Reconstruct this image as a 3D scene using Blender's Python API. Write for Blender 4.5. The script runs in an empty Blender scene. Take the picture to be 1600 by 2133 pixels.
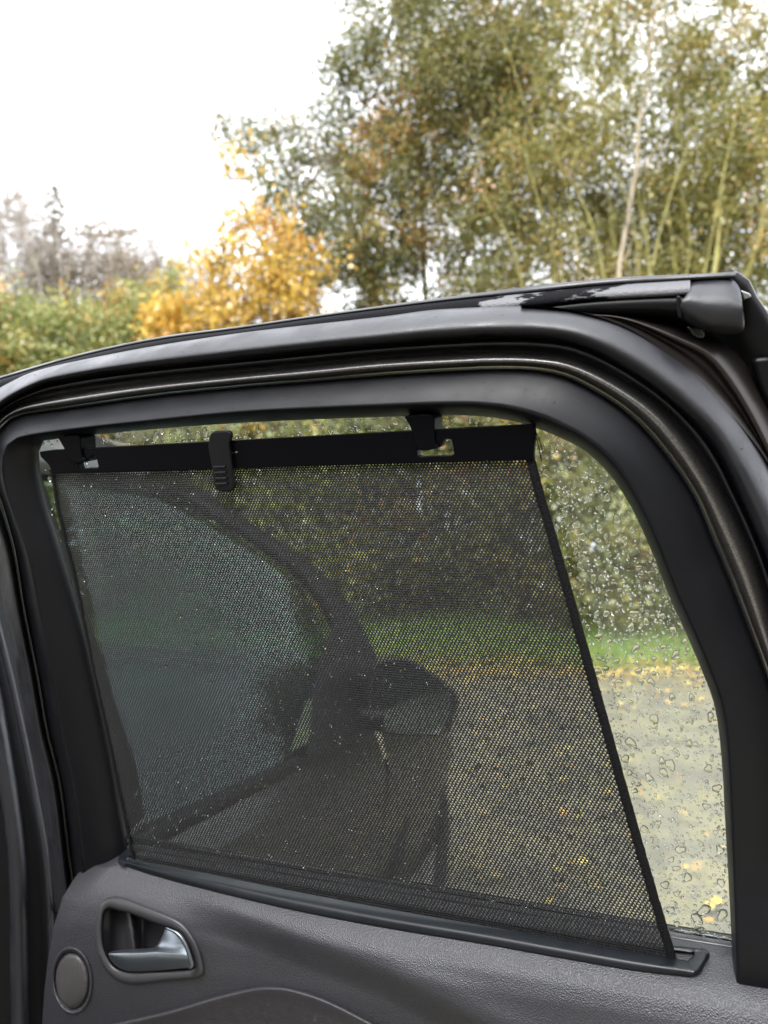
import bpy, bmesh, math, random
import numpy as np
from mathutils import Matrix, Vector
from mathutils.geometry import tessellate_polygon

rng = np.random.default_rng(7)
random.seed(7)
SC = bpy.context.scene
COL = SC.collection

# ------------------------------------------------------------------ camera
F = 1500.0                      # focal length in pixels of the 1600 x 2133 photograph
PITCH = math.radians(3.0)
CAM = np.array([0.0, 0.0, 1.34])
cam_d = bpy.data.cameras.new('camera')
cam = bpy.data.objects.new('camera', cam_d)
COL.objects.link(cam)
cam.location = CAM
cam.rotation_euler = (math.pi / 2 + PITCH, 0, 0)
cam_d.sensor_fit = 'VERTICAL'
cam_d.sensor_height = 24.0
cam_d.lens = F / 2133.0 * 24.0
cam_d.clip_start = 0.02
cam_d.clip_end = 500
cam_d.dof.use_dof = True
cam_d.dof.focus_distance = 0.685
cam_d.dof.aperture_fstop = 3.3
SC.camera = cam

# ------------------------------------------------------------------ sky, sun, exposure
SUN_EL, SUN_AZ = math.radians(58), math.radians(205)   # azimuth from +Y, clockwise
world = bpy.data.worlds.new('World')
SC.world = world
world.use_nodes = True
wn, wl = world.node_tree.nodes, world.node_tree.links
bg = wn['Background']
sky = wn.new('ShaderNodeTexSky')
sky.sky_type = 'NISHITA'
sky.sun_disc = False
sky.sun_elevation = SUN_EL
sky.sun_rotation = SUN_AZ
sky.dust_density = 4.0
hs = wn.new('ShaderNodeHueSaturation')
hs.inputs['Saturation'].default_value = 0.08
wl.new(sky.outputs[0], hs.inputs['Color'])
mx = wn.new('ShaderNodeMix')
mx.data_type = 'RGBA'
mx.inputs[0].default_value = 0.6
wl.new(hs.outputs[0], mx.inputs[6])
mx.inputs[7].default_value = (8.5, 8.8, 9.4, 1)       # even overcast cloud layer
wl.new(mx.outputs[2], bg.inputs['Color'])
bg.inputs['Strength'].default_value = 0.15

sun_d = bpy.data.lights.new('sun', 'SUN')
sun_d.energy = 1.0
sun_d.angle = math.radians(25)
sun_d.color = (1.0, 0.98, 0.95)
sun = bpy.data.objects.new('sun', sun_d)
COL.objects.link(sun)
sd = Vector((math.sin(SUN_AZ) * math.cos(SUN_EL), math.cos(SUN_AZ) * math.cos(SUN_EL), math.sin(SUN_EL)))
sun.rotation_euler = sd.to_track_quat('Z', 'Y').to_euler()
sun.location = (0, 0, 30)

vs = SC.view_settings
vs.view_transform = 'Standard'
vs.look = 'None'
vs.gamma = 1.0
vs.use_curve_mapping = False
vs.exposure = 1.88
SC.render.engine = 'CYCLES'
SC.cycles.use_denoising = True
SC.cycles.caustics_reflective = False
SC.cycles.caustics_refractive = False
SC.cycles.max_bounces = 10
SC.cycles.transparent_max_bounces = 16
SC.cycles.sample_clamp_indirect = 6

# ------------------------------------------------------------------ materials
def mat(name, col=(0.1, 0.1, 0.1), rough=0.5, metal=0.0, spec=0.5):
    m = bpy.data.materials.new(name)
    m.use_nodes = True
    b = m.node_tree.nodes['Principled BSDF']
    b.inputs['Base Color'].default_value = (*col, 1)
    b.inputs['Roughness'].default_value = rough
    b.inputs['Metallic'].default_value = metal
    b.inputs['Specular IOR Level'].default_value = spec
    return m

def nd(m, t, **kw):
    n = m.node_tree.nodes.new(t)
    for k, v in kw.items():
        setattr(n, k, v)
    return n

def lk(m, a, b):
    m.node_tree.links.new(a, b)

def bsdf(m):
    return m.node_tree.nodes['Principled BSDF']

def ramp(m, stops):
    r = nd(m, 'ShaderNodeValToRGB')
    e = r.color_ramp.elements
    while len(e) < len(stops):
        e.new(0.5)
    for i, (p, c) in enumerate(stops):
        e[i].position = p
        e[i].color = (*c, 1) if len(c) == 3 else c
    return r

def coords(m, scale=(1, 1, 1)):
    tc = nd(m, 'ShaderNodeTexCoord')
    mp = nd(m, 'ShaderNodeMapping')
    mp.inputs['Scale'].default_value = scale
    lk(m, tc.outputs['Object'], mp.inputs['Vector'])
    return mp.outputs['Vector']

def add_bump(m, kind, scale, strength, dist=0.001, vec=None, detail=3):
    if vec is None:
        vec = coords(m)
    if kind == 'noise':
        t = nd(m, 'ShaderNodeTexNoise')
        t.inputs['Scale'].default_value = scale
        t.inputs['Detail'].default_value = detail
        out = t.outputs['Fac']
    else:
        t = nd(m, 'ShaderNodeTexVoronoi')
        t.inputs['Scale'].default_value = scale
        out = t.outputs['Distance']
    lk(m, vec, t.inputs['Vector'])
    b = nd(m, 'ShaderNodeBump')
    b.inputs['Strength'].default_value = strength
    b.inputs['Distance'].default_value = dist
    lk(m, out, b.inputs['Height'])
    old = bsdf(m).inputs['Normal']
    if old.is_linked:
        lk(m, old.links[0].from_socket, b.inputs['Normal'])
    lk(m, b.outputs[0], bsdf(m).inputs['Normal'])
    return t

def rough_noise(m, scale, lo, hi):
    t = nd(m, 'ShaderNodeTexNoise')
    t.inputs['Scale'].default_value = scale
    t.inputs['Detail'].default_value = 5
    lk(m, coords(m), t.inputs['Vector'])
    r = nd(m, 'ShaderNodeMapRange')
    r.inputs['From Min'].default_value = 0.3
    r.inputs['From Max'].default_value = 0.7
    r.inputs['To Min'].default_value = lo
    r.inputs['To Max'].default_value = hi
    lk(m, t.outputs['Fac'], r.inputs['Value'])
    lk(m, r.outputs[0], bsdf(m).inputs['Roughness'])

M = {}
M['rubber'] = mat('rubber', (0.0095, 0.0096, 0.013), 0.45, spec=0.55)
rough_noise(M['rubber'], 22, 0.28, 0.6)
add_bump(M['rubber'], 'noise', 900, 0.25, 0.0006)
add_bump(M['rubber'], 'noise', 45, 0.25, 0.003)
M['garnish'] = mat('garnish', (0.0038, 0.0040, 0.0056), 0.45, spec=0.22)
rough_noise(M['garnish'], 30, 0.34, 0.5)
add_bump(M['garnish'], 'noise', 1500, 0.3, 0.0005)
M['black'] = mat('black_plastic', (0.0035, 0.0035, 0.0045), 0.4, spec=0.2)
add_bump(M['black'], 'noise', 1200, 0.15, 0.0004)
M['black_gloss'] = mat('black_gloss', (0.003, 0.003, 0.004), 0.15)
M['rail'] = mat('rail_black', (0.0015, 0.0015, 0.0025), 0.45, spec=0.06)
M['cassette'] = mat('cassette', (0.005, 0.006, 0.008), 0.36, spec=0.3)
rough_noise(M['cassette'], 60, 0.30, 0.42)
# dark brown metallic paint with flakes
M['paint'] = mat('paint', (0.10, 0.09, 0.085), 0.30, metal=0.85)
t = nd(M['paint'], 'ShaderNodeTexNoise'); t.inputs['Scale'].default_value = 1600; t.inputs['Detail'].default_value = 1
lk(M['paint'], coords(M['paint']), t.inputs['Vector'])
r = ramp(M['paint'], [(0.3, (0.045, 0.040, 0.038)), (0.75, (0.33, 0.32, 0.315))])
lk(M['paint'], t.outputs['Fac'], r.inputs[0]); lk(M['paint'], r.outputs[0], bsdf(M['paint']).inputs['Base Color'])
bsdf(M['paint']).inputs['Coat Weight'].default_value = 0.6
bsdf(M['paint']).inputs['Coat Roughness'].default_value = 0.08
M['paint_dark'] = mat('paint_dark', (0.035, 0.029, 0.027), 0.36, metal=0.8)
M['body'] = mat('body_paint', (0.012, 0.011, 0.011), 0.3, spec=0.4)
bsdf(M['body']).inputs['Coat Weight'].default_value = 0.4
# black strip; grey reflection of a wet film painted on in patches
m = M['strip'] = mat('wet_strip', (0.1, 0.1, 0.1), 0.5)
t = nd(m, 'ShaderNodeTexNoise'); t.inputs['Scale'].default_value = 9; t.inputs['Detail'].default_value = 7; t.inputs['Roughness'].default_value = 0.62
lk(m, coords(m, (1, 1, 3.5)), t.inputs['Vector'])
sx = nd(m, 'ShaderNodeSeparateXYZ'); lk(m, nd(m, 'ShaderNodeTexCoord').outputs['Object'], sx.inputs[0])
mr = nd(m, 'ShaderNodeMapRange'); mr.inputs['From Min'].default_value = 0.30; mr.inputs['From Max'].default_value = 0.78; mr.inputs['To Min'].default_value = -0.22; mr.inputs['To Max'].default_value = 0.2
lk(m, sx.outputs[0], mr.inputs['Value'])
ad = nd(m, 'ShaderNodeMath', operation='ADD'); lk(m, t.outputs['Fac'], ad.inputs[0]); lk(m, mr.outputs[0], ad.inputs[1])
r = ramp(m, [(0.49, (0, 0, 0)), (0.51, (1, 1, 1))])
lk(m, ad.outputs[0], r.inputs[0])
mc = nd(m, 'ShaderNodeMix', data_type='RGBA')
mc.inputs[6].default_value = (0.004, 0.004, 0.005, 1); mc.inputs[7].default_value = (0.07, 0.07, 0.078, 1)
lk(m, r.outputs[0], mc.inputs[0]); lk(m, mc.outputs[2], bsdf(m).inputs['Base Color'])
ms = nd(m, 'ShaderNodeMath', operation='MULTIPLY_ADD'); ms.inputs[1].default_value = 0.5; ms.inputs[2].default_value = 0.03
lk(m, r.outputs[0], ms.inputs[0]); lk(m, ms.outputs[0], bsdf(m).inputs['Specular IOR Level'])
add_bump(m, 'noise', 500, 0.5, 0.001)
# grained soft door trim
m = M['trim'] = mat('trim', (0.03, 0.028, 0.031), 0.44, spec=0.55)
add_bump(m, 'voronoi', 850, 0.5, 0.0009)
t = nd(m, 'ShaderNodeTexNoise'); t.inputs['Scale'].default_value = 14; t.inputs['Detail'].default_value = 6
lk(m, coords(m), t.inputs['Vector'])
r = ramp(m, [(0.3, (0.0175, 0.0174, 0.0212)), (0.7, (0.0225, 0.0222, 0.0268))])
lk(m, t.outputs['Fac'], r.inputs[0]); lk(m, r.outputs[0], bsdf(m).inputs['Base Color'])
tz = nd(m, 'ShaderNodeTexNoise'); tz.inputs['Scale'].default_value = 130; tz.inputs['Detail'].default_value = 2
lk(m, coords(m), tz.inputs['Vector'])
rz = ramp(m, [(0.755, (0, 0, 0)), (0.80, (0.6, 0.6, 0.6))]); lk(m, tz.outputs['Fac'], rz.inputs[0])
mz = nd(m, 'ShaderNodeMix', data_type='RGBA'); mz.inputs[7].default_value = (0.16, 0.16, 0.17, 1)      # dust specks
lk(m, rz.outputs[0], mz.inputs[0]); lk(m, r.outputs[0], mz.inputs[6]); lk(m, mz.outputs[2], bsdf(m).inputs['Base Color'])
m = M['insert'] = mat('insert', (0.045, 0.041, 0.046), 0.55)
add_bump(m, 'noise', 800, 0.5, 0.001)
t = nd(m, 'ShaderNodeTexNoise'); t.inputs['Scale'].default_value = 160; t.inputs['Detail'].default_value = 4
lk(m, coords(m), t.inputs['Vector'])
r = ramp(m, [(0.3, (0.015, 0.014, 0.0165)), (0.68, (0.02, 0.0185, 0.021)), (0.74, (0.06, 0.057, 0.058))])
lk(m, t.outputs['Fac'], r.inputs[0]); lk(m, r.outputs[0], bsdf(m).inputs['Base Color'])
M['bezel'] = mat('bezel', (0.029, 0.0275, 0.030), 0.42)
add_bump(M['bezel'], 'noise', 900, 0.15, 0.0005)
M['satin'] = mat('satin_metal', (0.19, 0.21, 0.235), 0.3, metal=0.9)
m = M['grille'] = mat('grille', (0.10, 0.09, 0.09), 0.5)
t = nd(m, 'ShaderNodeTexVoronoi'); t.inputs['Scale'].default_value = 760; t.inputs['Randomness'].default_value = 0.05
lk(m, coords(m), t.inputs['Vector'])
r = ramp(m, [(0.2, (0.012, 0.0115, 0.012)), (0.6, (0.06, 0.056, 0.057))])
lk(m, t.outputs['Distance'], r.inputs[0]); lk(m, r.outputs[0], bsdf(m).inputs['Base Color'])
m = M['mesh'] = mat('mesh_fabric', (0.011, 0.0108, 0.012), 0.6, spec=0.35)
add_bump(m, 'noise', 1400, 0.6, 0.0008)
M['hem'] = mat('hem', (0.006, 0.0055, 0.0065), 0.8, spec=0.15)
add_bump(M['hem'], 'noise', 700, 0.8, 0.002)

def thin_glass(name, tint, rough=0.0, boost=1.0, refl=(1, 1, 1)):
    m = bpy.data.materials.new(name); m.use_nodes = True
    n = m.node_tree.nodes; n.clear()
    out = n.new('ShaderNodeOutputMaterial'); tr = n.new('ShaderNodeBsdfTransparent'); gl = n.new('ShaderNodeBsdfGlossy')
    lw = n.new('ShaderNodeLayerWeight'); lw.inputs[0].default_value = 0.5
    pw = n.new('ShaderNodeMath'); pw.operation = 'POWER'; pw.inputs[1].default_value = 5.0
    fr = n.new('ShaderNodeMath'); fr.operation = 'MULTIPLY_ADD'; fr.inputs[1].default_value = 0.95 * boost; fr.inputs[2].default_value = 0.04 * boost
    mixs = n.new('ShaderNodeMixShader')
    tr.inputs[0].default_value = (*tint, 1); gl.inputs['Roughness'].default_value = rough; gl.inputs['Color'].default_value = (*refl, 1)
    L = m.node_tree.links
    L.new(lw.outputs['Facing'], pw.inputs[0]); L.new(pw.outputs[0], fr.inputs[0])
    L.new(fr.outputs[0], mixs.inputs[0]); L.new(tr.outputs[0], mixs.inputs[1]); L.new(gl.outputs[0], mixs.inputs[2]); L.new(mixs.outputs[0], out.inputs[0])
    return m
M['glass'] = thin_glass('door_glass', (0.95, 0.97, 0.955))
M['glass_tint'] = thin_glass('tinted_glass', (0.46, 0.60, 0.58), boost=1.25, refl=(0.84, 1.0, 0.98))
m = M['water'] = bpy.data.materials.new('water'); m.use_nodes = True
b = bsdf(m)
b.inputs['Base Color'].default_value = (1, 1, 1, 1); b.inputs['Roughness'].default_value = 0.0
b.inputs['IOR'].default_value = 1.33; b.inputs['Transmission Weight'].default_value = 1.0
M['mirror'] = mat('mirror_glass', (0.26, 0.31, 0.33), 0.06, metal=1.0)
M['tyre'] = mat('tyre', (0.02, 0.02, 0.02), 0.8)
M['alloy'] = mat('alloy', (0.35, 0.35, 0.36), 0.35, metal=0.9)
M['cloth'] = mat('seat_cloth', (0.02, 0.02, 0.023), 0.9)
add_bump(M['cloth'], 'noise', 300, 0.4, 0.002)

def leaf_mat(name, stops, trans=0.35):
    m = bpy.data.materials.new(name); m.use_nodes = True
    n = m.node_tree.nodes; L = m.node_tree.links; n.clear()
    out = n.new('ShaderNodeOutputMaterial'); df = n.new('ShaderNodeBsdfDiffuse'); tl = n.new('ShaderNodeBsdfTranslucent')
    gl = n.new('ShaderNodeBsdfGlossy'); gl.inputs['Roughness'].default_value = 0.35
    at = n.new('ShaderNodeAttribute'); at.attribute_name = 'tint'
    r = n.new('ShaderNodeValToRGB'); e = r.color_ramp.elements
    while len(e) < len(stops): e.new(0.5)
    for i, (p, c) in enumerate(stops): e[i].position = p; e[i].color = (*c, 1)
    L.new(at.outputs['Fac'], r.inputs[0])
    L.new(r.outputs[0], df.inputs[0]); L.new(r.outputs[0], tl.inputs[0])
    mixs = n.new('ShaderNodeMixShader'); mixs.inputs[0].default_value = trans
    L.new(df.outputs[0], mixs.inputs[1]); L.new(tl.outputs[0], mixs.inputs[2])
    m2 = n.new('ShaderNodeMixShader'); m2.inputs[0].default_value = 0.05
    L.new(mixs.outputs[0], m2.inputs[1]); L.new(gl.outputs[0], m2.inputs[2])
    L.new(m2.outputs[0], out.inputs[0])
    return m
M['leaf_olive'] = leaf_mat('leaf_olive', [(0.0, (0.09, 0.11, 0.03)), (0.4, (0.215, 0.212, 0.054)), (0.72, (0.33, 0.285, 0.078)), (0.88, (0.44, 0.33, 0.10)), (1.0, (0.44, 0.23, 0.07))])
M['leaf_green'] = leaf_mat('leaf_green', [(0.0, (0.065, 0.085, 0.028)), (0.45, (0.165, 0.17, 0.048)), (0.78, (0.27, 0.235, 0.07)), (0.93, (0.38, 0.26, 0.07)), (1.0, (0.40, 0.20, 0.06))])
M['leaf_yellow'] = leaf_mat('leaf_yellow', [(0.0, (0.24, 0.22, 0.06)), (0.3, (0.52, 0.36, 0.07)), (0.8, (0.68, 0.45, 0.09)), (1.0, (0.52, 0.24, 0.06))], 0.45)
M['leaf_bush'] = leaf_mat('leaf_bush', [(0.0, (0.11, 0.15, 0.045)), (0.5, (0.26, 0.29, 0.09)), (0.9, (0.40, 0.36, 0.11)), (1.0, (0.54, 0.29, 0.07))])
M['leaf_brown'] = leaf_mat('leaf_brown', [(0.0, (0.10, 0.08, 0.05)), (0.5, (0.20, 0.15, 0.09)), (1.0, (0.30, 0.19, 0.08))])
M['needle'] = leaf_mat('needle', [(0.0, (0.06, 0.07, 0.04)), (1.0, (0.15, 0.13, 0.07))], 0.2)
M['grass'] = leaf_mat('grass_blade', [(0.0, (0.09, 0.17, 0.03)), (0.6, (0.19, 0.31, 0.06)), (1.0, (0.36, 0.36, 0.10))], 0.4)
M['litter'] = leaf_mat('fallen_leaf', [(0.0, (0.20, 0.12, 0.06)), (0.35, (0.36, 0.26, 0.10)), (0.75, (0.56, 0.45, 0.11)), (1.0, (0.46, 0.25, 0.09))], 0.1)

def bark(name, a, b):
    m = mat(name, a, 0.85)
    t = nd(m, 'ShaderNodeTexNoise'); t.inputs['Scale'].default_value = 5; t.inputs['Detail'].default_value = 6
    lk(m, coords(m, (2, 2, 0.5)), t.inputs['Vector'])
    r = ramp(m, [(0.35, a), (0.65, b)]); lk(m, t.outputs['Fac'], r.inputs[0]); lk(m, r.outputs[0], bsdf(m).inputs['Base Color'])
    return m
M['bark_moss'] = bark('bark_moss', (0.17, 0.155, 0.055), (0.31, 0.28, 0.09))
M['bark_pale'] = bark('bark_pale', (0.24, 0.20, 0.14), (0.38, 0.32, 0.22))
M['bark_dark'] = bark('bark_dark', (0.09, 0.075, 0.05), (0.16, 0.13, 0.09))
M['bark_hazed'] = bark('bark_hazed', (0.29, 0.25, 0.21), (0.42, 0.37, 0.32))  # far bark paled in its colour to stand in for rain haze

m = M['soil'] = mat('soil', (0.1, 0.08, 0.05), 0.9)
t = nd(m, 'ShaderNodeTexNoise'); t.inputs['Scale'].default_value = 1.5; t.inputs['Detail'].default_value = 8
lk(m, coords(m), t.inputs['Vector'])
r = ramp(m, [(0.35, (0.07, 0.055, 0.03)), (0.55, (0.10, 0.11, 0.035)), (0.7, (0.15, 0.12, 0.06))]); lk(m, t.outputs['Fac'], r.inputs[0]); lk(m, r.outputs[0], bsdf(m).inputs['Base Color'])
m = M['gravel'] = mat('wet_gravel', (0.25, 0.23, 0.2), 0.45)
t = nd(m, 'ShaderNodeTexNoise'); t.inputs['Scale'].default_value = 2.6; t.inputs['Detail'].default_value = 10; t.inputs['Roughness'].default_value = 0.65
lk(m, coords(m), t.inputs['Vector'])
r = ramp(m, [(0.32, (0.098, 0.092, 0.076)), (0.48, (0.145, 0.136, 0.108)), (0.56, (0.19, 0.172, 0.105)), (0.64, (0.15, 0.144, 0.125)), (0.76, (0.23, 0.205, 0.12))]); lk(m, t.outputs['Fac'], r.inputs[0]); lk(m, r.outputs[0], bsdf(m).inputs['Base Color'])
add_bump(m, 'voronoi', 40, 0.6, 0.01)
m = M['verge'] = mat('verge_turf', (0.1, 0.17, 0.03), 0.9)
t = nd(m, 'ShaderNodeTexNoise'); t.inputs['Scale'].default_value = 3; t.inputs['Detail'].default_value = 6
lk(m, coords(m), t.inputs['Vector'])
r = ramp(m, [(0.4, (0.06, 0.115, 0.022)), (0.62, (0.10, 0.155, 0.03)), (0.75, (0.19, 0.14, 0.05))]); lk(m, t.outputs['Fac'], r.inputs[0]); lk(m, r.outputs[0], bsdf(m).inputs['Base Color'])

# ------------------------------------------------------------------ object helpers
ORIGIN = {}
def root(name, loc, label, cat, group=None):
    o = bpy.data.objects.new(name, None)
    COL.objects.link(o); o.location = loc; o.empty_display_size = 0.1
    o['label'] = label; o['category'] = cat
    if group: o['group'] = group
    ORIGIN[o] = np.array(loc, float)
    return o

def mk(name, V, faces, material, parent=None, smooth=True, kind=None, bevel=0.0, label=None, solid=0.0):
    """One mesh object from world-space vertices."""
    V = np.asarray(V, dtype=np.float32).reshape(-1, 3)
    if parent is not None:
        p = parent
        while p.parent is not None: p = p.parent
        V = V - ORIGIN.get(p, np.zeros(3)).astype(np.float32)
    me = bpy.data.meshes.new(name)
    if isinstance(faces, np.ndarray):
        k = faces.shape[1]; nf = faces.shape[0]
        me.vertices.add(len(V)); me.vertices.foreach_set('co', V.ravel())
        me.loops.add(nf * k); me.loops.foreach_set('vertex_index', faces.astype(np.int32).ravel())
        me.polygons.add(nf); me.polygons.foreach_set('loop_start', np.arange(nf, dtype=np.int32) * k)
        me.polygons.foreach_set('loop_total', np.full(nf, k, dtype=np.int32))
        me.update(calc_edges=True); me.validate()
    else:
        me.from_pydata([tuple(map(float, v)) for v in V], [], [tuple(f) for f in faces])
        me.update()
    if smooth:
        me.polygons.foreach_set('use_smooth', np.ones(len(me.polygons), dtype=bool))
    me.materials.append(material)
    o = bpy.data.objects.new(name, me)
    COL.objects.link(o)
    if parent is not None: o.parent = parent
    if kind: o['kind'] = kind
    if label: o['label'] = label
    if solid:
        s = o.modifiers.new('solid', 'SOLIDIFY'); s.thickness = solid; s.offset = 0
    if bevel:
        bv = o.modifiers.new('bevel', 'BEVEL'); bv.width = bevel; bv.segments = 3; bv.limit_method = 'ANGLE'; bv.angle_limit = math.radians(40)
        bv.harden_normals = False
        me.polygons.foreach_set('use_smooth', np.ones(len(me.polygons), dtype=bool))
        wn_ = o.modifiers.new('wn', 'WEIGHTED_NORMAL'); wn_.keep_sharp = False
    return o

def struct(o):
    o['kind'] = 'structure'; return o

def grid_faces(nr, nc, closed=False):
    r, c = np.meshgrid(np.arange(nr - 1), np.arange(nc if closed else nc - 1), indexing='ij')
    c2 = (c + 1) % nc
    return np.stack([r * nc + c, r * nc + c2, (r + 1) * nc + c2, (r + 1) * nc + c], -1).reshape(-1, 4)

def ray(px, py):
    px = np.asarray(px, float); py = np.asarray(py, float)
    x = (px - 800) / F; y = (1066.5 - py) / F
    c, s = math.cos(PITCH), math.sin(PITCH)
    return np.stack([x, c - s * y + 0 * x, s + c * y + 0 * x], -1)

def at(px, py, d):
    r = ray(px, py); return CAM + r * (np.asarray(d, float) / r[..., 1])[..., None]

# ---- the open door stands on this tilted plane (tumblehome leans its top towards the viewer)
PL, PR, PT = at(275, 1765, 0.87), at(1525, 1960, 0.62), at(600, 900, 0.65)
DU = (PR - PL); DU[2] = 0; DU /= np.linalg.norm(DU)
DN = np.cross(PR - PL, PT - PL); DN /= np.linalg.norm(DN)
if DN[1] > 0: DN = -DN
DV = np.cross(DN, DU); DV /= np.linalg.norm(DV)
DU = np.cross(DV, DN)

def D(px, py, w=0.0):
    """Point of the door seen at a photo pixel, w metres in front of the door plane."""
    r = ray(px, py); w = np.asarray(w, float)
    num = (PL - CAM) @ DN + w
    return CAM + r * (num / (r @ DN))[..., None]

def catmull(P, n):
    P = np.asarray(P, float)
    Q = np.vstack([2 * P[0] - P[1], P, 2 * P[-1] - P[-2]])
    out = []
    for i in range(1, len(Q) - 2):
        d = max(np.linalg.norm(Q[i + 1] - Q[i]), 1e-6)
        t = np.linspace(0, 1, 24, endpoint=False)[:, None]
        # centripetal-ish: damp tangents by chord ratio
        m0 = (Q[i + 1] - Q[i - 1]); m0 = m0 / max(np.linalg.norm(m0), 1e-6) * d
        m1 = (Q[i + 2] - Q[i]); m1 = m1 / max(np.linalg.norm(m1), 1e-6) * d
        h = (2 * t**3 - 3 * t**2 + 1) * Q[i] + (t**3 - 2 * t**2 + t) * m0 + (-2 * t**3 + 3 * t**2) * Q[i + 1] + (t**3 - t**2) * m1
        out.append(h)
    out = np.vstack(out + [P[-1:]])
    s = np.concatenate([[0], np.cumsum(np.linalg.norm(np.diff(out, axis=0), axis=1))])
    q = np.linspace(0, s[-1], n)
    return np.stack([np.interp(q, s, out[:, k]) for k in range(P.shape[1])], -1)

def curve3(left, top, right, n=(40, 90, 70)):
    parts = [catmull(s, k) for s, k in zip((left, top, right), n) if s]
    out = [parts[0]]
    for p in parts[1:]: out.append(p[1:])
    return np.vstack(out)

def loft(name, rows, material, parent, **kw):
    """rows: list of (Nx2 pixel curve, w)."""
    V = np.stack([D(c[:, 0], c[:, 1], w) for c, w in rows])
    return mk(name, V, grid_faces(len(rows), V.shape[1]), material, parent, **kw)

def between(A, B, prof):
    return [(A + (B - A) * t, w) for t, w in prof]

def plate(name, outline, w0, w1, material, parent, holes=(), bevel=0.0, **kw):
    """Extruded outline traced on the door, from depth w0 (back) to w1 (front)."""
    loops = [np.asarray(outline, float)] + [np.asarray(h, float) for h in holes]
    flat = np.vstack(loops)
    tris = tessellate_polygon([[Vector((p[0], p[1], 0)) for p in lp] for lp in loops])
    n = len(flat)
    w0a = w0(flat[:, 0], flat[:, 1]) if callable(w0) else w0
    w1a = w1(flat[:, 0], flat[:, 1]) if callable(w1) else w1
    front = D(flat[:, 0], flat[:, 1], w1a)
    # back face is the front pushed along the door normal, so the piece keeps a true thickness
    back = front - DN * np.asarray(w1a - w0a, float).reshape(-1, 1)
    V = np.vstack([front, back])
    fs = []
    for t3 in tris:
        a, b2, c = t3
        fs.append((a, b2, c)); fs.append((c + n, b2 + n, a + n))
    s = 0
    for lp in loops:
        k = len(lp)
        for i in range(k):
            j = (i + 1) % k
            fs.append((s + i, s + i + n, s + j + n, s + j))
        s += k
    o = mk(name, V, fs, material, parent, smooth=False, bevel=0, **kw)
    bm = bmesh.new(); bm.from_mesh(o.data)
    bmesh.ops.remove_doubles(bm, verts=bm.verts, dist=1e-6)
    bmesh.ops.recalc_face_normals(bm, faces=bm.faces)
    bmesh.ops.dissolve_limit(bm, angle_limit=0.01, verts=bm.verts, edges=bm.edges)
    bm.to_mesh(o.data); bm.free()
    if bevel:
        bv = o.modifiers.new('bevel', 'BEVEL'); bv.width = bevel; bv.segments = 4; bv.limit_method = 'ANGLE'; bv.angle_limit = math.radians(35)
        o.data.polygons.foreach_set('use_smooth', np.ones(len(o.data.polygons), dtype=bool))
        wn_ = o.modifiers.new('wn', 'WEIGHTED_NORMAL')
    return o

def tube(path, rad, sides=6):
    """Verts, faces of a tube along path (Nx3) with radius per point."""
    path = np.asarray(path, float); n = len(path); rad = np.broadcast_to(np.asarray(rad, float), (n,))
    T = np.gradient(path, axis=0); T /= np.linalg.norm(T, axis=1, keepdims=True) + 1e-9
    up = np.array([0.3, 0.2, 1.0]) if abs(T[0, 2]) < 0.8 else np.array([1.0, 0.2, 0.1])
    X = np.cross(T, up); X /= np.linalg.norm(X, axis=1, keepdims=True) + 1e-9
    Y = np.cross(T, X)
    a = np.linspace(0, 2 * math.pi, sides, endpoint=False)
    ring = path[:, None] + rad[:, None, None] * (np.cos(a)[None, :, None] * X[:, None] + np.sin(a)[None, :, None] * Y[:, None])
    return ring.reshape(-1, 3), grid_faces(n, sides, closed=True)

class Bag:
    def __init__(self): self.V, self.Fq, self.n = [], [], 0
    def add(self, V, Fq): self.V.append(V); self.Fq.append(Fq + self.n); self.n += len(V)
    def build(self, name, material, parent, **kw):
        return mk(name, np.vstack(self.V), np.vstack(self.Fq), material, parent, **kw)

def loft3(name, rows, material, parent, **kw):
    V = np.stack([np.asarray(r_, float) for r_ in rows])
    return mk(name, V, grid_faces(V.shape[0], V.shape[1]), material, parent, **kw)

def inside(px, py, poly):
    poly = np.asarray(poly, float); c = np.zeros(np.shape(px), bool)
    x0, y0 = poly[-1]
    for x1, y1 in poly:
        hit = ((y1 > py) != (y0 > py)) & (px < (x0 - x1) * (py - y1) / (y0 - y1 + 1e-12) + x1)
        c ^= hit; x0, y0 = x1, y1
    return c

# ================================================================== GROUND
def sheet(name, x0, x1, y0, y1, nx, ny, zf, material):
    X, Y = np.meshgrid(np.linspace(x0, x1, nx), np.linspace(y0, y1, ny))
    Z = zf(X, Y)
    return struct(mk(name, np.stack([X, Y, Z], -1), grid_faces(ny, nx), material))
def sstep(a, b, x):
    t = np.clip((x - a) / (b - a), 0, 1); return t * t * (3 - 2 * t)
def bank(X, Y):
    return 0.34 * sstep(8.0, 10.8, Y) + 0.03 * np.sin(X * 1.3) * sstep(8, 9, Y) + 0.02 * np.sin(X * 3.1 + Y)* sstep(8, 9, Y)
sheet('ground', -200, 200, -150, 300, 12, 12, lambda X, Y: 0 * X - 0.06, M['soil'])
sheet('gravel_lane', -40, 40, -30, 8.6, 40, 60, lambda X, Y: 0.012 * np.sin(X * 0.9 + Y * 0.7), M['gravel'])
sheet('grass_verge', -40, 40, 8.0, 16.0, 120, 40, lambda X, Y: bank(X, Y) + 0.02 - 0.06 * (Y < 8.25), M['verge'])

# ================================================================== OPEN DOOR
door = root('car_door', tuple(D(150, 2100, 0.0)), 'open rear car door with black window frame and grained grey trim panel', 'car door')

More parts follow.
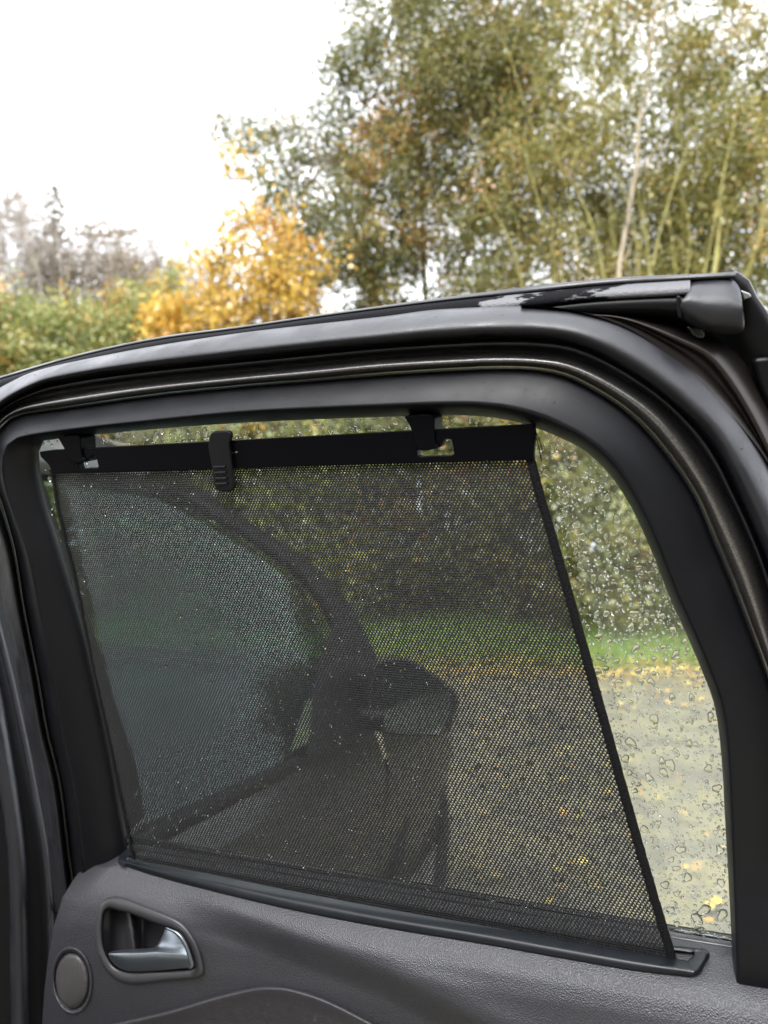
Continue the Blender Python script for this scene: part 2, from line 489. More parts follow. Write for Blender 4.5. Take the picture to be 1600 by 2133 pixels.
O_ = curve3([(300, 1900), (266, 1757), (240, 1600), (210, 1450), (176, 1300), (124, 1120), (104, 1060), (88, 1000), (82, 955), (83, 930), (92, 918)],
            [(92, 918), (164, 909), (320, 894), (500, 881), (650, 874), (760, 870), (900, 866), (985, 866), (1035, 871)],
            [(1035, 871), (1085, 881), (1139, 900), (1210, 934), (1262, 979), (1300, 1031), (1330, 1087), (1360, 1155), (1397, 1249), (1431, 1324), (1461, 1395), (1484, 1455), (1495, 1507), (1504, 1594), (1510, 1700), (1524, 1965), (1527, 2100)])
G1 = curve3([(185, 1900), (172, 1790), (152, 1637), (128, 1525), (112, 1412), (82, 1262), (58, 1150), (32, 1080), (13, 1020), (6, 980), (8, 950), (18, 926), (38, 913)],
            [(38, 913), (60, 908), (160, 894), (320, 877), (500, 860), (650, 852), (760, 848), (900, 843), (985, 843), (1040, 848)],
            [(1040, 848), (1095, 860), (1150, 880), (1222, 918), (1275, 965), (1314, 1020), (1345, 1078), (1376, 1148), (1413, 1243), (1447, 1318), (1477, 1390), (1500, 1452), (1511, 1505), (1519, 1594), (1524, 1700), (1533, 1965), (1536, 2100)])
G2 = curve3([(160, 1900), (146, 1790), (127, 1637), (100, 1525), (80, 1412), (50, 1262), (32, 1150), (8, 1060), (-12, 1000), (-18, 950), (-12, 915), (2, 891)],
            [(2, 891), (20, 874), (50, 863), (140, 852), (320, 826), (500, 807), (650, 795), (800, 782), (1000, 769), (1062, 768)],
            [(1062, 768), (1110, 770), (1175, 783), (1240, 815), (1300, 855), (1350, 903), (1400, 965), (1450, 1042), (1487, 1132), (1525, 1222), (1562, 1316), (1596, 1402), (1625, 1500), (1650, 1800), (1660, 2100)])
MO = curve3([(155, 1900), (141, 1790), (122, 1637), (95, 1525), (75, 1412), (45, 1262), (26, 1150), (0, 1060), (-24, 1000), (-34, 945), (-25, 895), (-2, 869)],
            [(-2, 869), (20, 853), (60, 836), (160, 815), (320, 793), (500, 775), (650, 760), (800, 745), (1000, 735), (1070, 734)],
            [(1070, 734), (1120, 737), (1180, 744), (1240, 765), (1307, 801), (1375, 848), (1431, 911), (1465, 963), (1494, 1012), (1540, 1100), (1580, 1200), (1615, 1330), (1650, 1500), (1675, 1800), (1685, 2100)])
C1 = curve3([(152, 1900), (138, 1790), (119, 1637), (92, 1525), (72, 1412), (42, 1262), (23, 1150), (-4, 1060), (-32, 1000), (-46, 940), (-34, 885), (-12, 860)],
            [(-12, 860), (15, 838), (60, 813), (100, 797), (250, 772), (500, 745), (800, 716), (1000, 702), (1080, 701)],
            [(1080, 701), (1120, 702), (1180, 710), (1240, 731), (1330, 783), (1420, 853), (1476, 911), (1505, 956), (1530, 1012), (1570, 1100), (1608, 1200), (1645, 1330), (1680, 1500), (1705, 1800), (1715, 2100)])
B_ = curve3([(118, 1900), (104, 1790), (83, 1637), (56, 1525), (38, 1412), (8, 1262), (-10, 1150), (-45, 1060), (-80, 1000), (-95, 930), (-70, 860), (-18, 818)],
            [(-18, 818), (15, 800), (65, 777), (140, 757), (320, 722), (500, 695), (650, 677), (800, 660), (900, 647), (1015, 640), (1085, 638)],
            [(1085, 638), (1125, 640), (1190, 647), (1275, 667), (1350, 702), (1425, 755), (1500, 825), (1560, 900), (1600, 960), (1645, 1050), (1690, 1180), (1735, 1350), (1770, 1500), (1795, 1800), (1805, 2100)])

def post(c):     # the rear post thickens where it runs down behind the trim
    return (0.012 + 0.016 * sstep(1530, 1640, c[:, 0])) * sstep(1800, 2010, c[:, 1]) * sstep(1440, 1500, c[:, 0])
def gar(c, w):
    return (c, w + post(c))
GP = [(0.02, 0.0122), (0.05, 0.0126), (0.12, 0.0118), (0.5, 0.0025), (0.9, -0.0070), (0.95, -0.0085), (1, -0.0160)]
loft('window_garnish', [gar(c, w) for c, w in between(O_, G1, [(0, -0.036), (0.02, -0.014), (0.12, -0.008), (0.35, -0.0005), (0.65, 0.0062), (0.85, 0.0096), (0.94, 0.0108), (1, 0.0117)]) + between(G1, G2, GP)], M['garnish'], door)
loft('painted_channel', between(G2, MO, [(-0.1, -0.021), (0.10, -0.018), (0.16, -0.011), (0.28, -0.005), (0.42, -0.0016), (0.52, -0.0008), (0.62, -0.0014), (0.75, -0.0040), (0.88, -0.0085), (0.97, -0.013), (1.1, -0.02)]), M['paint'], door, label='dark metallic painted bead around the window frame')
loft('lip_seal', between(MO, C1, [(-0.08, -0.020), (0.25, -0.020), (0.38, -0.015), (0.42, -0.008), (0.5, -0.0048), (0.58, -0.0040), (0.66, -0.0048), (0.73, -0.009), (0.8, -0.014), (0.9, -0.017), (1.05, -0.017)]), M['rubber'], door)
a_ = np.linspace(0, math.pi, 15)
BT = [0, 0.03, 0.08, 0.15, 0.24, 0.33, 0.45, 0.6, 0.75, 0.87, 0.95, 1]
BW = [-0.014, -0.006, 0.0005, 0.0050, 0.0075, 0.0078, 0.0058, 0.0015, -0.0042, -0.0100, -0.0150, -0.0200]
def bulb_w(t): return float(np.interp(t, BT, BW))
bulb = [(-0.03, -0.02)] + list(zip(BT, BW)) + [(1.03, -0.028)]
weather = loft('weatherstrip', between(C1, B_, bulb), M['rubber'], door, label='thick soft black rubber seal')

# outer rail along the top of the frame
X0 = [(-120, 832), (-60, 803)]
A_ = catmull(X0 + [(0, 784), (165, 737), (330, 702), (500, 679), (650, 657), (800, 636), (950, 616), (1125, 594), (1300, 577), (1440, 571), (1535, 566)], 110)
A2 = catmull([(-120, 838), (-60, 809), (0, 790), (165, 743), (330, 708), (500, 685), (650, 663), (800, 643), (950, 625), (1125, 608), (1240, 596), (1442, 583), (1530, 578)], 110)
S2 = catmull([(-120, 860), (-60, 832), (0, 812), (165, 765), (330, 732), (500, 705), (650, 685), (800, 668), (950, 652), (1125, 637), (1240, 624), (1431, 613), (1530, 607)], 110)
S3 = catmull([(-120, 880), (-60, 852), (0, 832), (165, 785), (330, 750), (500, 725), (650, 705), (800, 690), (950, 676), (1125, 664), (1240, 661), (1375, 661), (1440, 672), (1530, 676)], 110)
loft('outer_skin', [(A_ + (0, 120), -0.075), (A_ + (0, 30), -0.068), (A_ + (0, 6), -0.058), (A_, -0.05), (A_ + (0, 1), -0.040), (A_ * 0.4 + A2 * 0.6, -0.036), (A2, -0.037), (A2 + (0, 3), -0.044)], M['rubber'], door)
A2c, S2c, S3c = (catmull(c[c[:, 0] < 1443], 110) for c in (A2, S2, S3))
loft('roof_edge_strip', [(A2c + (0, -1), -0.041), (A2c + (0, 1.2), -0.034), (A2c * 0.7 + S2c * 0.3, -0.029), (A2c * 0.2 + S2c * 0.8, -0.0245), (S2c, -0.025), (S2c + (0, 3), -0.03)], M['strip'], door, label='black strip with painted grey wet sheen in patches along the top edge')
loft('drip_channel', [(S2c + (0, -2), -0.032), (S2c + (0, 2), -0.027), (S2c * 0.6 + S3c * 0.4, -0.024), (S2c * 0.25 + S3c * 0.75, -0.027), (S3c, -0.036), (S3c + (0, 14), -0.05)], M['black'], door)

# painted recess outside the seal at the rear corner, and the outer skin end
nR = 70
Bo = B_[-nR:]
E1 = catmull([(1085, 652), (1200, 655), (1300, 664), (1420, 713), (1476, 742), (1521, 799), (1555, 855), (1589, 922), (1640, 1040), (1700, 1180), (1760, 1350), (1800, 1500), (1830, 1800), (1840, 2100)], nR)
E2 = catmull([(1085, 645), (1200, 648), (1330, 655), (1450, 678), (1530, 730), (1580, 800), (1620, 870), (1660, 960), (1710, 1060), (1760, 1180), (1815, 1350), (1860, 1500), (1890, 1800), (1900, 2100)], nR)
loft('corner_pressing', between(Bo, E1, [(-0.25, -0.012), (0.05, -0.017), (0.3, -0.026), (0.6, -0.030), (0.85, -0.024), (1, -0.0215)]) + between(E1, E2, [(0.2, -0.024), (0.6, -0.04), (1, -0.056)]), M['paint_dark'], door)
F1 = catmull([(1500, 640), (1515, 680), (1535, 720), (1570, 790), (1610, 860), (1650, 950), (1750, 1180), (1850, 1500), (1890, 2100)], 40)
F2 = catmull([(1533, 566), (1556, 571), (1562, 602), (1582, 626), (1603, 660), (1640, 730), (1730, 960), (1840, 1400), (1890, 2000)], 40)
loft('skin_edge', [(F1 + (-30, 20), -0.07), (F1, -0.058), (F1 * 0.6 + F2 * 0.4, -0.054), (F1 * 0.2 + F2 * 0.8, -0.050), (F2, -0.053), (F2 + (2, -1), -0.065), (F2 + (-20, 30), -0.09)], M['black'], door)
ct = catmull([(1431, 612), (1434, 596), (1441, 585), (1475, 581), (1514, 580), (1530, 586), (1541, 601), (1544, 615)], 40)
cb_ = catmull([(1413, 640), (1418, 660), (1436, 676), (1470, 690), (1510, 694), (1540, 692), (1550, 684), (1549, 660)], 40)
loft('corner_cap', between(ct, cb_, [(-0.02, -0.06), (0, -0.044), (0.04, -0.037), (0.15, -0.030), (0.3, -0.0225), (0.4, -0.0182), (0.5, -0.0165), (0.65, -0.0165), (0.85, -0.019), (0.97, -0.026), (1.02, -0.05)]), M['rubber'], door, label='moulded grey rubber corner block')
plate('seal_joint', [(1409, 616), (1418, 617), (1420, 634), (1421, 664), (1412, 660), (1410, 634)], -0.04, -0.0185, M['black'], door, bevel=0.001)
plate('end_bracket', [(1543, 604), (1562, 611), (1566, 618), (1549, 624)], -0.055, -0.040, M['alloy'], door, bevel=0.001)
plate('corner_lug', [(1428, 678), (1470, 680), (1468, 706), (1452, 708), (1440, 700)], -0.05, -0.030, M['black_gloss'], door, bevel=0.003)
plate('rear_catch', [(1566, 747), (1605, 742), (1640, 800), (1640, 860), (1600, 850), (1580, 800)], -0.07, -0.045, M['black'], door, bevel=0.004)

# glass pane
W_GL = -0.020
gl_out = np.vstack([O_[::2] + 0, [(300, 1900)]])
cx, cy = 760, 1420
gl_out = np.array([(cx + (x - cx) * 1.015, cy + (y - cy) * 1.02) for x, y in gl_out])
gl_out = gl_out[(gl_out[:, 1] < 2010)]
glass = plate('window_glass', gl_out, W_GL - 0.004, W_GL, M['glass'], door, label='clear window pane beaded with rain')
BELT = lambda x: np.interp(x, [0, 255, 1400, 1525, 2000], [1725, 1766, 1955, 1975, 2052])
bx_ = np.linspace(200, 1700, 60)
bl = np.stack([bx_, BELT(bx_)], -1)
loft('belt_seal', [(bl + (0, -26), -0.040), (bl + (0, -29), -0.034), (bl + (0, -20), -0.0275), (bl + (0, -8), -0.0265), (bl + (0, 4), -0.030), (bl + (0, 30), -0.04)], M['black_gloss'], door)
loft('belt_wiper', [(bl + (0, -5), -0.0192), (bl + (0, -7), -0.016), (bl + (0, -2), -0.0125), (bl + (0, 8), -0.014)], M['rubber'], door)

# ---- door trim panel
xs_s = [0, 10, 38, 47, 80, 124, 187, 259, 320, 394, 660, 900]
xs_x = [255, 235, 200, 178, 155, 130, 112, 100, 93, 88, 84, 82]
def Y0(x): return 1766 + (np.asarray(x, float) - 255) * 0.165
def crease(px, py):
    line = np.interp(px, [300, 375, 600, 800, 950, 1150], [1850, 1885, 1968, 2045, 2125, 2240])
    d = py - line
    fade = sstep(330, 520, px)
    return fade * (-0.009 * sstep(-34, 40, d) + 0.002 * np.exp(-((d + 45) / 40.0) ** 2))
_sk = np.arange(-100, 1100, 1.0)
_wk = np.interp(_sk, [-100, -40, 0, 12, 45, 75, 100, 130, 170, 230, 320, 660, 1100], [-0.05, -0.03, -0.0135, -0.002, 0.013, 0.0265, 0.036, 0.045, 0.053, 0.061, 0.069, 0.09, 0.115])
_ker = np.exp(-(np.arange(-30, 31) / 11.0) ** 2); _ker /= _ker.sum()
_wk = np.convolve(np.pad(_wk, 30, mode='edge'), _ker, 'valid')
def WP(px, py):
    px = np.asarray(px, float); py = np.asarray(py, float)
    s = py - Y0(px)
    w = np.interp(s, _sk, _wk)
    xl = np.interp(s, xs_s, xs_x)
    e = np.clip(1 - (px - xl) / 55.0, 0, 1)
    return w + crease(px, py) - 0.016 * e ** 2.5
BZ_OUT = [(241, 1867), (259, 1870), (296, 1884), (349, 1905), (380, 1921), (401, 1947), (417, 1981), (426, 2021), (424, 2030), (412, 2037), (349, 2043), (283, 2051), (257, 2048), (238, 2039), (220, 2021), (207, 1997), (199, 1966), (199, 1929), (207, 1892), (219, 1873)]
BZ_IN = [(226, 1891), (246, 1895), (275, 1903), (322, 1921), (352, 1931), (375, 1942), (391, 1966), (403, 2000), (405, 2012), (396, 2018), (322, 2023), (270, 2025), (244, 2018), (228, 2002), (216, 1976), (212, 1945), (213, 1915), (217, 1897)]
def closed_smooth(P, n):
    P = np.asarray(P, float); Q = np.vstack([P[-2:], P, P[:3]])
    c = catmull(Q, n * 8)
    # cut one full turn
    d0 = np.linalg.norm(c - P[0], axis=1); i0 = np.argmin(d0[: len(c) // 2]); rest = d0.copy(); rest[: len(c) // 2] = 1e9; i1 = np.argmin(rest)
    c = c[i0:i1 + 1]; s = np.concatenate([[0], np.cumsum(np.linalg.norm(np.diff(c, axis=0), axis=1))])
    q = np.linspace(0, s[-1], n, endpoint=False)
    return np.stack([np.interp(q, s, c[:, 0]), np.interp(q, s, c[:, 1])], -1)
bzo, bzi = closed_smooth(BZ_OUT, 96), closed_smooth(BZ_IN, 96)
TW_C = np.array((150.0, 2043.0))
th = np.linspace(0, 2 * math.pi, 72, endpoint=False)
def ell(rx, ry, tilt=-0.06):
    x, y = rx * np.cos(th), ry * np.sin(th)
    return np.stack([TW_C[0] + x * math.cos(tilt) - y * math.sin(tilt), TW_C[1] + x * math.sin(tilt) + y * math.cos(tilt)], -1)

srow = np.concatenate([[-14, -6], np.arange(0, 420, 4.0), np.arange(420, 760, 20)])
tcol = np.concatenate([np.linspace(0, 0.03, 16)[:-1], np.linspace(0.03, 0.24, 90)[:-1], np.linspace(0.24, 1, 120)])
SS, TT = np.meshgrid(srow, tcol, indexing='ij')
XL = np.interp(SS, xs_s, xs_x)
XX = XL + (1750 - XL) * TT
YY = Y0(XX) + SS
WW = WP(XX, YY)
Vp = D(XX, YY, WW)
side = Vp[:, :1] - DN * 0.06 - DU * 0.01
side1 = Vp[:, :1] - DN * 0.012 - DU * 0.002
Vp = np.concatenate([side, side1, Vp], 1)
XX2 = np.concatenate([XX[:, :1] - 50, XX[:, :1] - 50, XX], 1); YY2 = np.concatenate([YY[:, :1]] * 2 + [YY], 1)
fq = grid_faces(*XX2.shape)
bz_mid = bzo * 0.6 + bzi * 0.4
cxq = XX2.ravel()[fq].mean(1); cyq = YY2.ravel()[fq].mean(1)
keep = ~inside(cxq, cyq, bz_mid) & ~inside(cxq, cyq, ell(37.5, 63))
# the rear window post cuts into the trim: nothing else is removed
trim = mk('trim_panel', Vp, fq[keep], M['trim'], door, label='soft grained charcoal door trim')

def ring_rows(rows, fill=None):
    V = np.concatenate([D(c[:, 0], c[:, 1], WP(c[:, 0], c[:, 1]) + w) for c, w in rows])
    return V, grid_faces(len(rows), len(rows[0][0]), closed=True)
lerp = lambda a, b, t: a + (b - a) * t
V, fq = ring_rows([(bzo + (bzo - bzo.mean(0)) * 0.03, -0.003), (bzo, 0.0006), (lerp(bzo, bzi, 0.12), 0.0030), (lerp(bzo, bzi, 0.3), 0.0040), (lerp(bzo, bzi, 0.75), 0.0022), (lerp(bzo, bzi, 0.95), 0.0012), (bzi, -0.001), (lerp(bzi, bzi.mean(0), 0.03), -0.012), (lerp(bzi, bzi.mean(0), 0.06), -0.024)])
bezel = mk('handle_bezel', V, fq, M['bezel'], trim)
# cup behind the lever: shallow dish with a vertical rib
gx, gy = np.meshgrid(np.linspace(204, 412, 50), np.linspace(1884, 2032, 36))
rib = -0.020 + 0.012 * np.exp(-((gx - (268 + (gy - 1900) * 0.16)) / 9.0) ** 2) - 0.010 * sstep(276, 300, gx) + 0.006 * np.clip((230 - gx) / 20, 0, 1)
mk('handle_cup', D(gx, gy, WP(gx, gy) + rib), grid_faces(36, 50), M['bezel'], trim)
LEV_T = catmull([(227, 1983), (249, 1979), (296, 1976), (318, 1974), (326, 1969), (335, 1956), (346, 1931)], 40)
LEV_R = catmull([(226, 1987), (250, 1984), (296, 1983), (325, 1981), (350, 1984), (372, 1986), (387, 1987)], 40)
LEV_X = catmull([(346, 1931), (360, 1936), (376, 1944), (391, 1968), (404, 2000), (404, 2012), (399, 2017)], 40)
LEV_B = catmull([(226, 1990), (233, 2002), (249, 2016), (270, 2023), (322, 2022), (370, 2018), (396, 2016)], 40)
WLV = lambda c, w: (c, WP(c[:, 0], c[:, 1]) + w)
lever_rows = [WLV(LEV_T + (0, 2), -0.012), WLV(LEV_T, 0.0), WLV(lerp(LEV_T, LEV_R, 0.15), 0.0022)]
lr = []
# upper facet ends on the outer edge of the paddle
top2 = catmull([(227, 1984), (249, 1981), (296, 1979), (322, 1976), (345, 1962), (362, 1945), (376, 1946)], 40)
rid = catmull([(226, 1987), (250, 1984), (296, 1983), (325, 1981), (350, 1983), (374, 1985), (392, 1987)], 40)
lever_rows = [WLV(LEV_T + (0, 3), -0.012), WLV(LEV_T, 0.0015), WLV(lerp(LEV_T, top2, 0.6), 0.0035), WLV(lerp(top2, rid, 0.5), 0.006), WLV(rid, 0.0085), WLV(lerp(rid, LEV_B, 0.08), 0.0095), WLV(lerp(rid, LEV_B, 0.5), 0.0085), WLV(lerp(rid, LEV_B, 0.9), 0.006), WLV(LEV_B, 0.0045), WLV(LEV_B + (0, 1), -0.008)]
lever = loft('handle_lever', lever_rows, M['satin'], trim, label='satin silver inner door handle')
e1 = catmull([(350, 1932), (376, 1944), (391, 1967), (402, 1998), (405, 2011), (399, 2018)], 30)
e0 = catmull([(344, 1934), (366, 1946), (382, 1968), (393, 1998), (396, 2010), (393, 2017)], 30)
loft('handle_edge', [WLV(e0 + (-2, 0), 0.002), WLV(e0, 0.0102), WLV(lerp(e0, e1, 0.5), 0.0112), WLV(e1, 0.0085), WLV(e1 + (1, 0), -0.008)], M['satin'], trim)
V, fq = ring_rows([(ell(44, 73), -0.0015), (ell(42.5, 70.5), 0.0008), (ell(41, 68), 0.0018), (ell(38.5, 64), 0.0008), (ell(36.5, 60.5), -0.0045), (ell(34, 57), -0.0055)])
mk('speaker_ring', V, fq, M['trim'], trim)
V, fq = ring_rows([(ell(36.5, 60), -0.0065), (ell(33.5, 56.5), -0.0030), (ell(27, 46), -0.0016), (ell(17, 29), -0.0008), (ell(1, 1.5), -0.0004)])
mk('speaker_grille', V, fq, M['grille'], trim, label='round speaker grille')
xi = np.linspace(120, 880, 110)
YI = catmull([(100, 2165), (235, 2132), (350, 2105), (450, 2075), (525, 2057), (560, 2054), (600, 2057), (675, 2080), (775, 2130), (900, 2200)], 110)
rows = []
for dy, dw in [(-1, -0.006), (0, -0.0005), (2, 0.002), (5, 0.0035), (9, 0.0038), (16, 0.0028), (40, 0.002), (120, 0.002), (300, 0.002)]:
    c = YI + (0, dy); rows.append((c, WP(c[:, 0], c[:, 1]) + dw))
loft('lower_insert', rows, M['insert'], trim)

# hooks that carry the blind
plate('blind_hook', catmull([(119, 911), (163, 908), (168, 930), (171, 952), (178, 958), (170, 964), (150, 962), (139, 944), (128, 925), (119, 911)], 30)[:-1], -0.016, 0.0060, M['rail'], door, bevel=0.0012)
plate('blind_hook', catmull([(841, 867), (901, 865), (905, 890), (907, 925), (914, 931), (900, 937), (870, 936), (862, 912), (852, 885), (841, 867)], 30)[:-1], -0.016, 0.0060, M['rail'], door, bevel=0.0012)

# ---- rain on the pane
W_DR = W_GL - 0.0042
def drop_mesh(name, seed, seg=16, rings=5, elong=1.25, h=0.55):
    rr = np.random.default_rng(seed)
    a = np.linspace(0, 2 * math.pi, seg, endpoint=False)
    ph = rr.uniform(0, 6.28, 3)
    out = 1 + 0.16 * np.sin(a * 2 + ph[0]) + 0.13 * np.sin(a * 3 + ph[1]) + 0.05 * np.sin(a * 5 + ph[2])
    x = np.cos(a) * out; y = np.sin(a) * out * elong
    V = [(0, 0, 0)]
    for k in range(rings):
        q = k / rings; s = 1 - q; z = h * (1 - s * s) ** 0.85
        for i in range(seg): V.append((x[i] * s, y[i] * s - 0.15 * q, z))
    V.append((0, -0.15, h))
    fs = []
    for i in range(seg): fs.append((0, 1 + (i + 1) % seg, 1 + i))
    for k in range(rings - 1):
        b0 = 1 + k * seg
        for i in range(seg): j = (i + 1) % seg; fs.append((b0 + i, b0 + j, b0 + seg + j, b0 + seg + i))
    b0 = 1 + (rings - 1) * seg
    for i in range(seg): fs.append((b0 + i, b0 + (i + 1) % seg, len(V) - 1))
    return np.array(V), fs
drop_me = []
for s in range(9):
    V, fs = drop_mesh('raindrop', s, elong=[1.0, 1.15, 1.3, 1.5, 0.85, 1.1, 1.25, 1.7, 1.05][s], h=0.44 + 0.03 * s)
    me = bpy.data.meshes.new('raindrop'); me.from_pydata([tuple(v) for v in V], [], fs); me.update()
    me.polygons.foreach_set('use_smooth', np.array([len(f) > 3 or 0 not in f for f in fs], dtype=bool))
    me.materials.append(M['water']); drop_me.append(me)
# drop frame: x along door, y up the pane, z away from the viewer (outside face)
BAS = Matrix((( -DU[0], DV[0], -DN[0]), (-DU[1], DV[1], -DN[1]), (-DU[2], DV[2], -DN[2])))
bl_right = lambda y: np.interp(y, [900, 962, 1020, 1120, 1260, 1440, 1620, 1800, 1985], [1112, 1112, 1130, 1160, 1200, 1250, 1300, 1350, 1405])
bl_top = lambda x: np.interp(x, [82, 435, 760, 1112], [938, 921, 902, 884])
pane = O_[(O_[:, 1] < 1990)]
def open_glass(x, y):      # not covered by the blind
    return (x > bl_right(y) + 4) | (y < bl_top(x) - 2)
placed = []
def put(n, r0, r1, cond, tries=60000, gap=1.05):
    out = []
    for _ in range(tries):
        if len(out) >= n: break
        x, y = rng.uniform(80, 1530), rng.uniform(860, 1960)
        if not cond(x, y) or not inside(np.array([x]), np.array([y]), pane)[0]: continue
        r_ = r0 * (r1 / r0) ** rng.random() ** 1.7
        ok = True
        for (X, Y, R) in placed:
            if (X - x) ** 2 + (Y - y) ** 2 < ((R + r_) * gap) ** 2: ok = False; break
        if ok: placed.append((x, y, r_)); out.append((x, y, r_))
    return out
big = put(290, 2.6, 8.5, lambda x, y: open_glass(x, y) and y < 1940)
for i, (x, y, r_) in enumerate(big):
    o = bpy.data.objects.new('raindrop', drop_me[i % 9]); COL.objects.link(o); o.parent = glass
    p = D(x, y, W_DR); sc = r_ * np.linalg.norm(p - CAM) / F
    mt = Matrix.Translation(Vector(p - ORIGIN[door])) @ (BAS @ Matrix.Rotation(rng.normal(0, 0.5), 3, 'Z')).to_4x4() @ Matrix.Diagonal((sc, sc, sc * rng.uniform(0.8, 1.2), 1))
    o.matrix_local = mt
small_open = []
ex = np.array([(a, b2, c) for a, b2, c in big])
def scatter(n, r0, r1, cond):
    x = rng.uniform(80, 1530, n * 9); y = rng.uniform(860, 1962, n * 9)
    k = inside(x, y, pane) & np.array([cond(a, b2) for a, b2 in zip(x, y)])
    x, y = x[k], y[k]
    d = np.min(np.hypot(x[:, None] - ex[None, :, 0], y[:, None] - ex[None, :, 1]) - ex[None, :, 2], 1)
    k = d > 2.0; x, y = x[k][:n], y[k][:n]
    return x, y, r0 * (r1 / r0) ** (rng.random(len(x)) ** 1.8)
seg, rg = 8, 3
V0, f0 = drop_mesh('d', 3, seg=seg, rings=rg, elong=1.2, h=0.5)
tri0 = []
for f in f0:
    tri0.append(f[:3])
    if len(f) == 4: tri0.append((f[0], f[2], f[3]))
tri0 = np.array(tri0)
Vs, Fs, k0 = [], [], 0
for (n, r0, r1, cond) in [(3400, 0.8, 3.2, open_glass), (2600, 1.1, 5.5, lambda a, b2: not open_glass(a, b2))]:
    x, y, r_ = scatter(n, r0, r1, cond)
    P = D(x, y, np.full(len(x), W_DR)); sc = r_ * np.linalg.norm(P - CAM, axis=1) / F
    ang = rng.normal(0, 0.6, len(x))
    ca, sa = np.cos(ang), np.sin(ang)
    jit = 1 + rng.normal(0, 0.12, (len(x), len(V0), 1)); jit[:, 0] = 1
    L = V0[None] * sc[:, None, None]
    L = np.stack([L[..., 0] * ca[:, None] - L[..., 1] * sa[:, None], L[..., 0] * sa[:, None] + L[..., 1] * ca[:, None], L[..., 2]], -1)
    Wd = P[:, None] + L @ np.array(BAS).T
    Vs.append(Wd.reshape(-1, 3)); Fs.append((tri0[None] + (np.arange(len(x)) * len(V0))[:, None, None] + k0).reshape(-1, 3)); k0 += len(x) * len(V0)
mk('fine_raindrops', np.vstack(Vs), np.vstack(Fs), M['water'], glass, kind='stuff', label='fine rain beads over the pane')
# a few beads on the seals
V1, f1 = drop_mesh('d', 5, seg=10, rings=4, elong=1.1, h=0.7)
BASF = np.stack([DU, DV, DN], 1)
def bead(px, py, w, r_, parent):
    p = D(px, py, w); sc = r_ * np.linalg.norm(p - CAM) / F
    return mk('water_bead', p + (V1 * sc) @ BASF.T, f1, M['water'], parent)
for k in range(46):
    i_ = int(rng.integers(30, 195)); t_ = rng.uniform(0.25, 0.9); p_ = C1[i_] + (B_[i_] - C1[i_]) * t_
    if 0 < p_[0] < 1600: bead(p_[0], p_[1], bulb_w(t_) - 0.0002, rng.uniform(0.9, 2.2), weather)
for (i_, t_, r_) in [(150, 0.6, 2.2), (153, 0.62, 1.8), (156, 0.62, 2.4), (159, 0.6, 2.8), (166, 0.15, 3.4), (168, 0.1, 2.6)]:
    p_ = C1[i_] + (B_[i_] - C1[i_]) * t_; bead(p_[0], p_[1], bulb_w(t_) - 0.0003, r_, weather)
gpt, gpw = [a for a, b2 in GP], [b2 for a, b2 in GP]
Vs, Fs, k0 = [], [], 0
for k in range(150):
    i_ = int(rng.integers(38, 150)); t_ = rng.uniform(0.12, 0.88); p_ = G1[i_] + (G2[i_] - G1[i_]) * t_
    w_ = float(np.interp(t_, gpt, gpw)); P3 = D(p_[0], p_[1], w_ - 0.0001); sc = rng.uniform(0.7, 1.9) * np.linalg.norm(P3 - CAM) / F
    Vs.append(P3 + (V0 * sc) @ BASF.T); Fs.append(tri0 + k0); k0 += len(V0)
mk('garnish_beads', np.vstack(Vs), np.vstack(Fs), M['water'], door, kind='stuff', label='tiny rain beads on the window garnish')

# ================================================================== SUNBLIND
blind = root('window_sunblind', tuple(D(830, 1890, 0.01)), 'black mesh sunblind pulled up and hooked across the car window', 'sunblind')
wF = lambda v: -0.001 + 0.014 * v          # fabric depth from the rail (v=0) to the slot (v=1)
fl = catmull([(104, 978), (112, 1010), (120, 1060), (137, 1130), (160, 1225), (195, 1400), (230, 1560), (277, 1790)], 260)
fr = catmull([(1112, 952), (1128, 1015), (1158, 1118), (1198, 1258), (1249, 1440), (1299, 1620), (1350, 1800), (1408, 1998)], 260)
def fab(u, v):
    i = np.clip(v * 259, 0, 259); 
    gl_ = np.stack([np.interp(i, np.arange(260), fl[:, 0]), np.interp(i, np.arange(260), fl[:, 1])], -1)
    gr_ = np.stack([np.interp(i, np.arange(260), fr[:, 0]), np.interp(i, np.arange(260), fr[:, 1])], -1)
    pl3 = D(gl_[..., 0], gl_[..., 1], wF(v)); pr3 = D(gr_[..., 0], gr_[..., 1], wF(v))
    p = pl3 + (pr3 - pl3) * u[..., None]
    wave = 0.0016 * np.sin(u * 9 + v * 3) * np.sin(v * math.pi) + 0.0010 * np.sin(v * 26 + 1.5 * u) * np.exp(-((v - 0.965) / 0.05) ** 2)
    return p + DN * wave[..., None]
NU, NV = 166, 190
ii, jj = np.meshgrid(np.arange(NU), np.arange(NV), indexing='ij')
sh = 0.5 * (jj % 2)
cu = (ii + 0.5 + sh) / (NU + 0.5); cv = (jj + 0.5) / NV
hu = 0.5 / (NU + 0.5); hv = 0.5 / NV
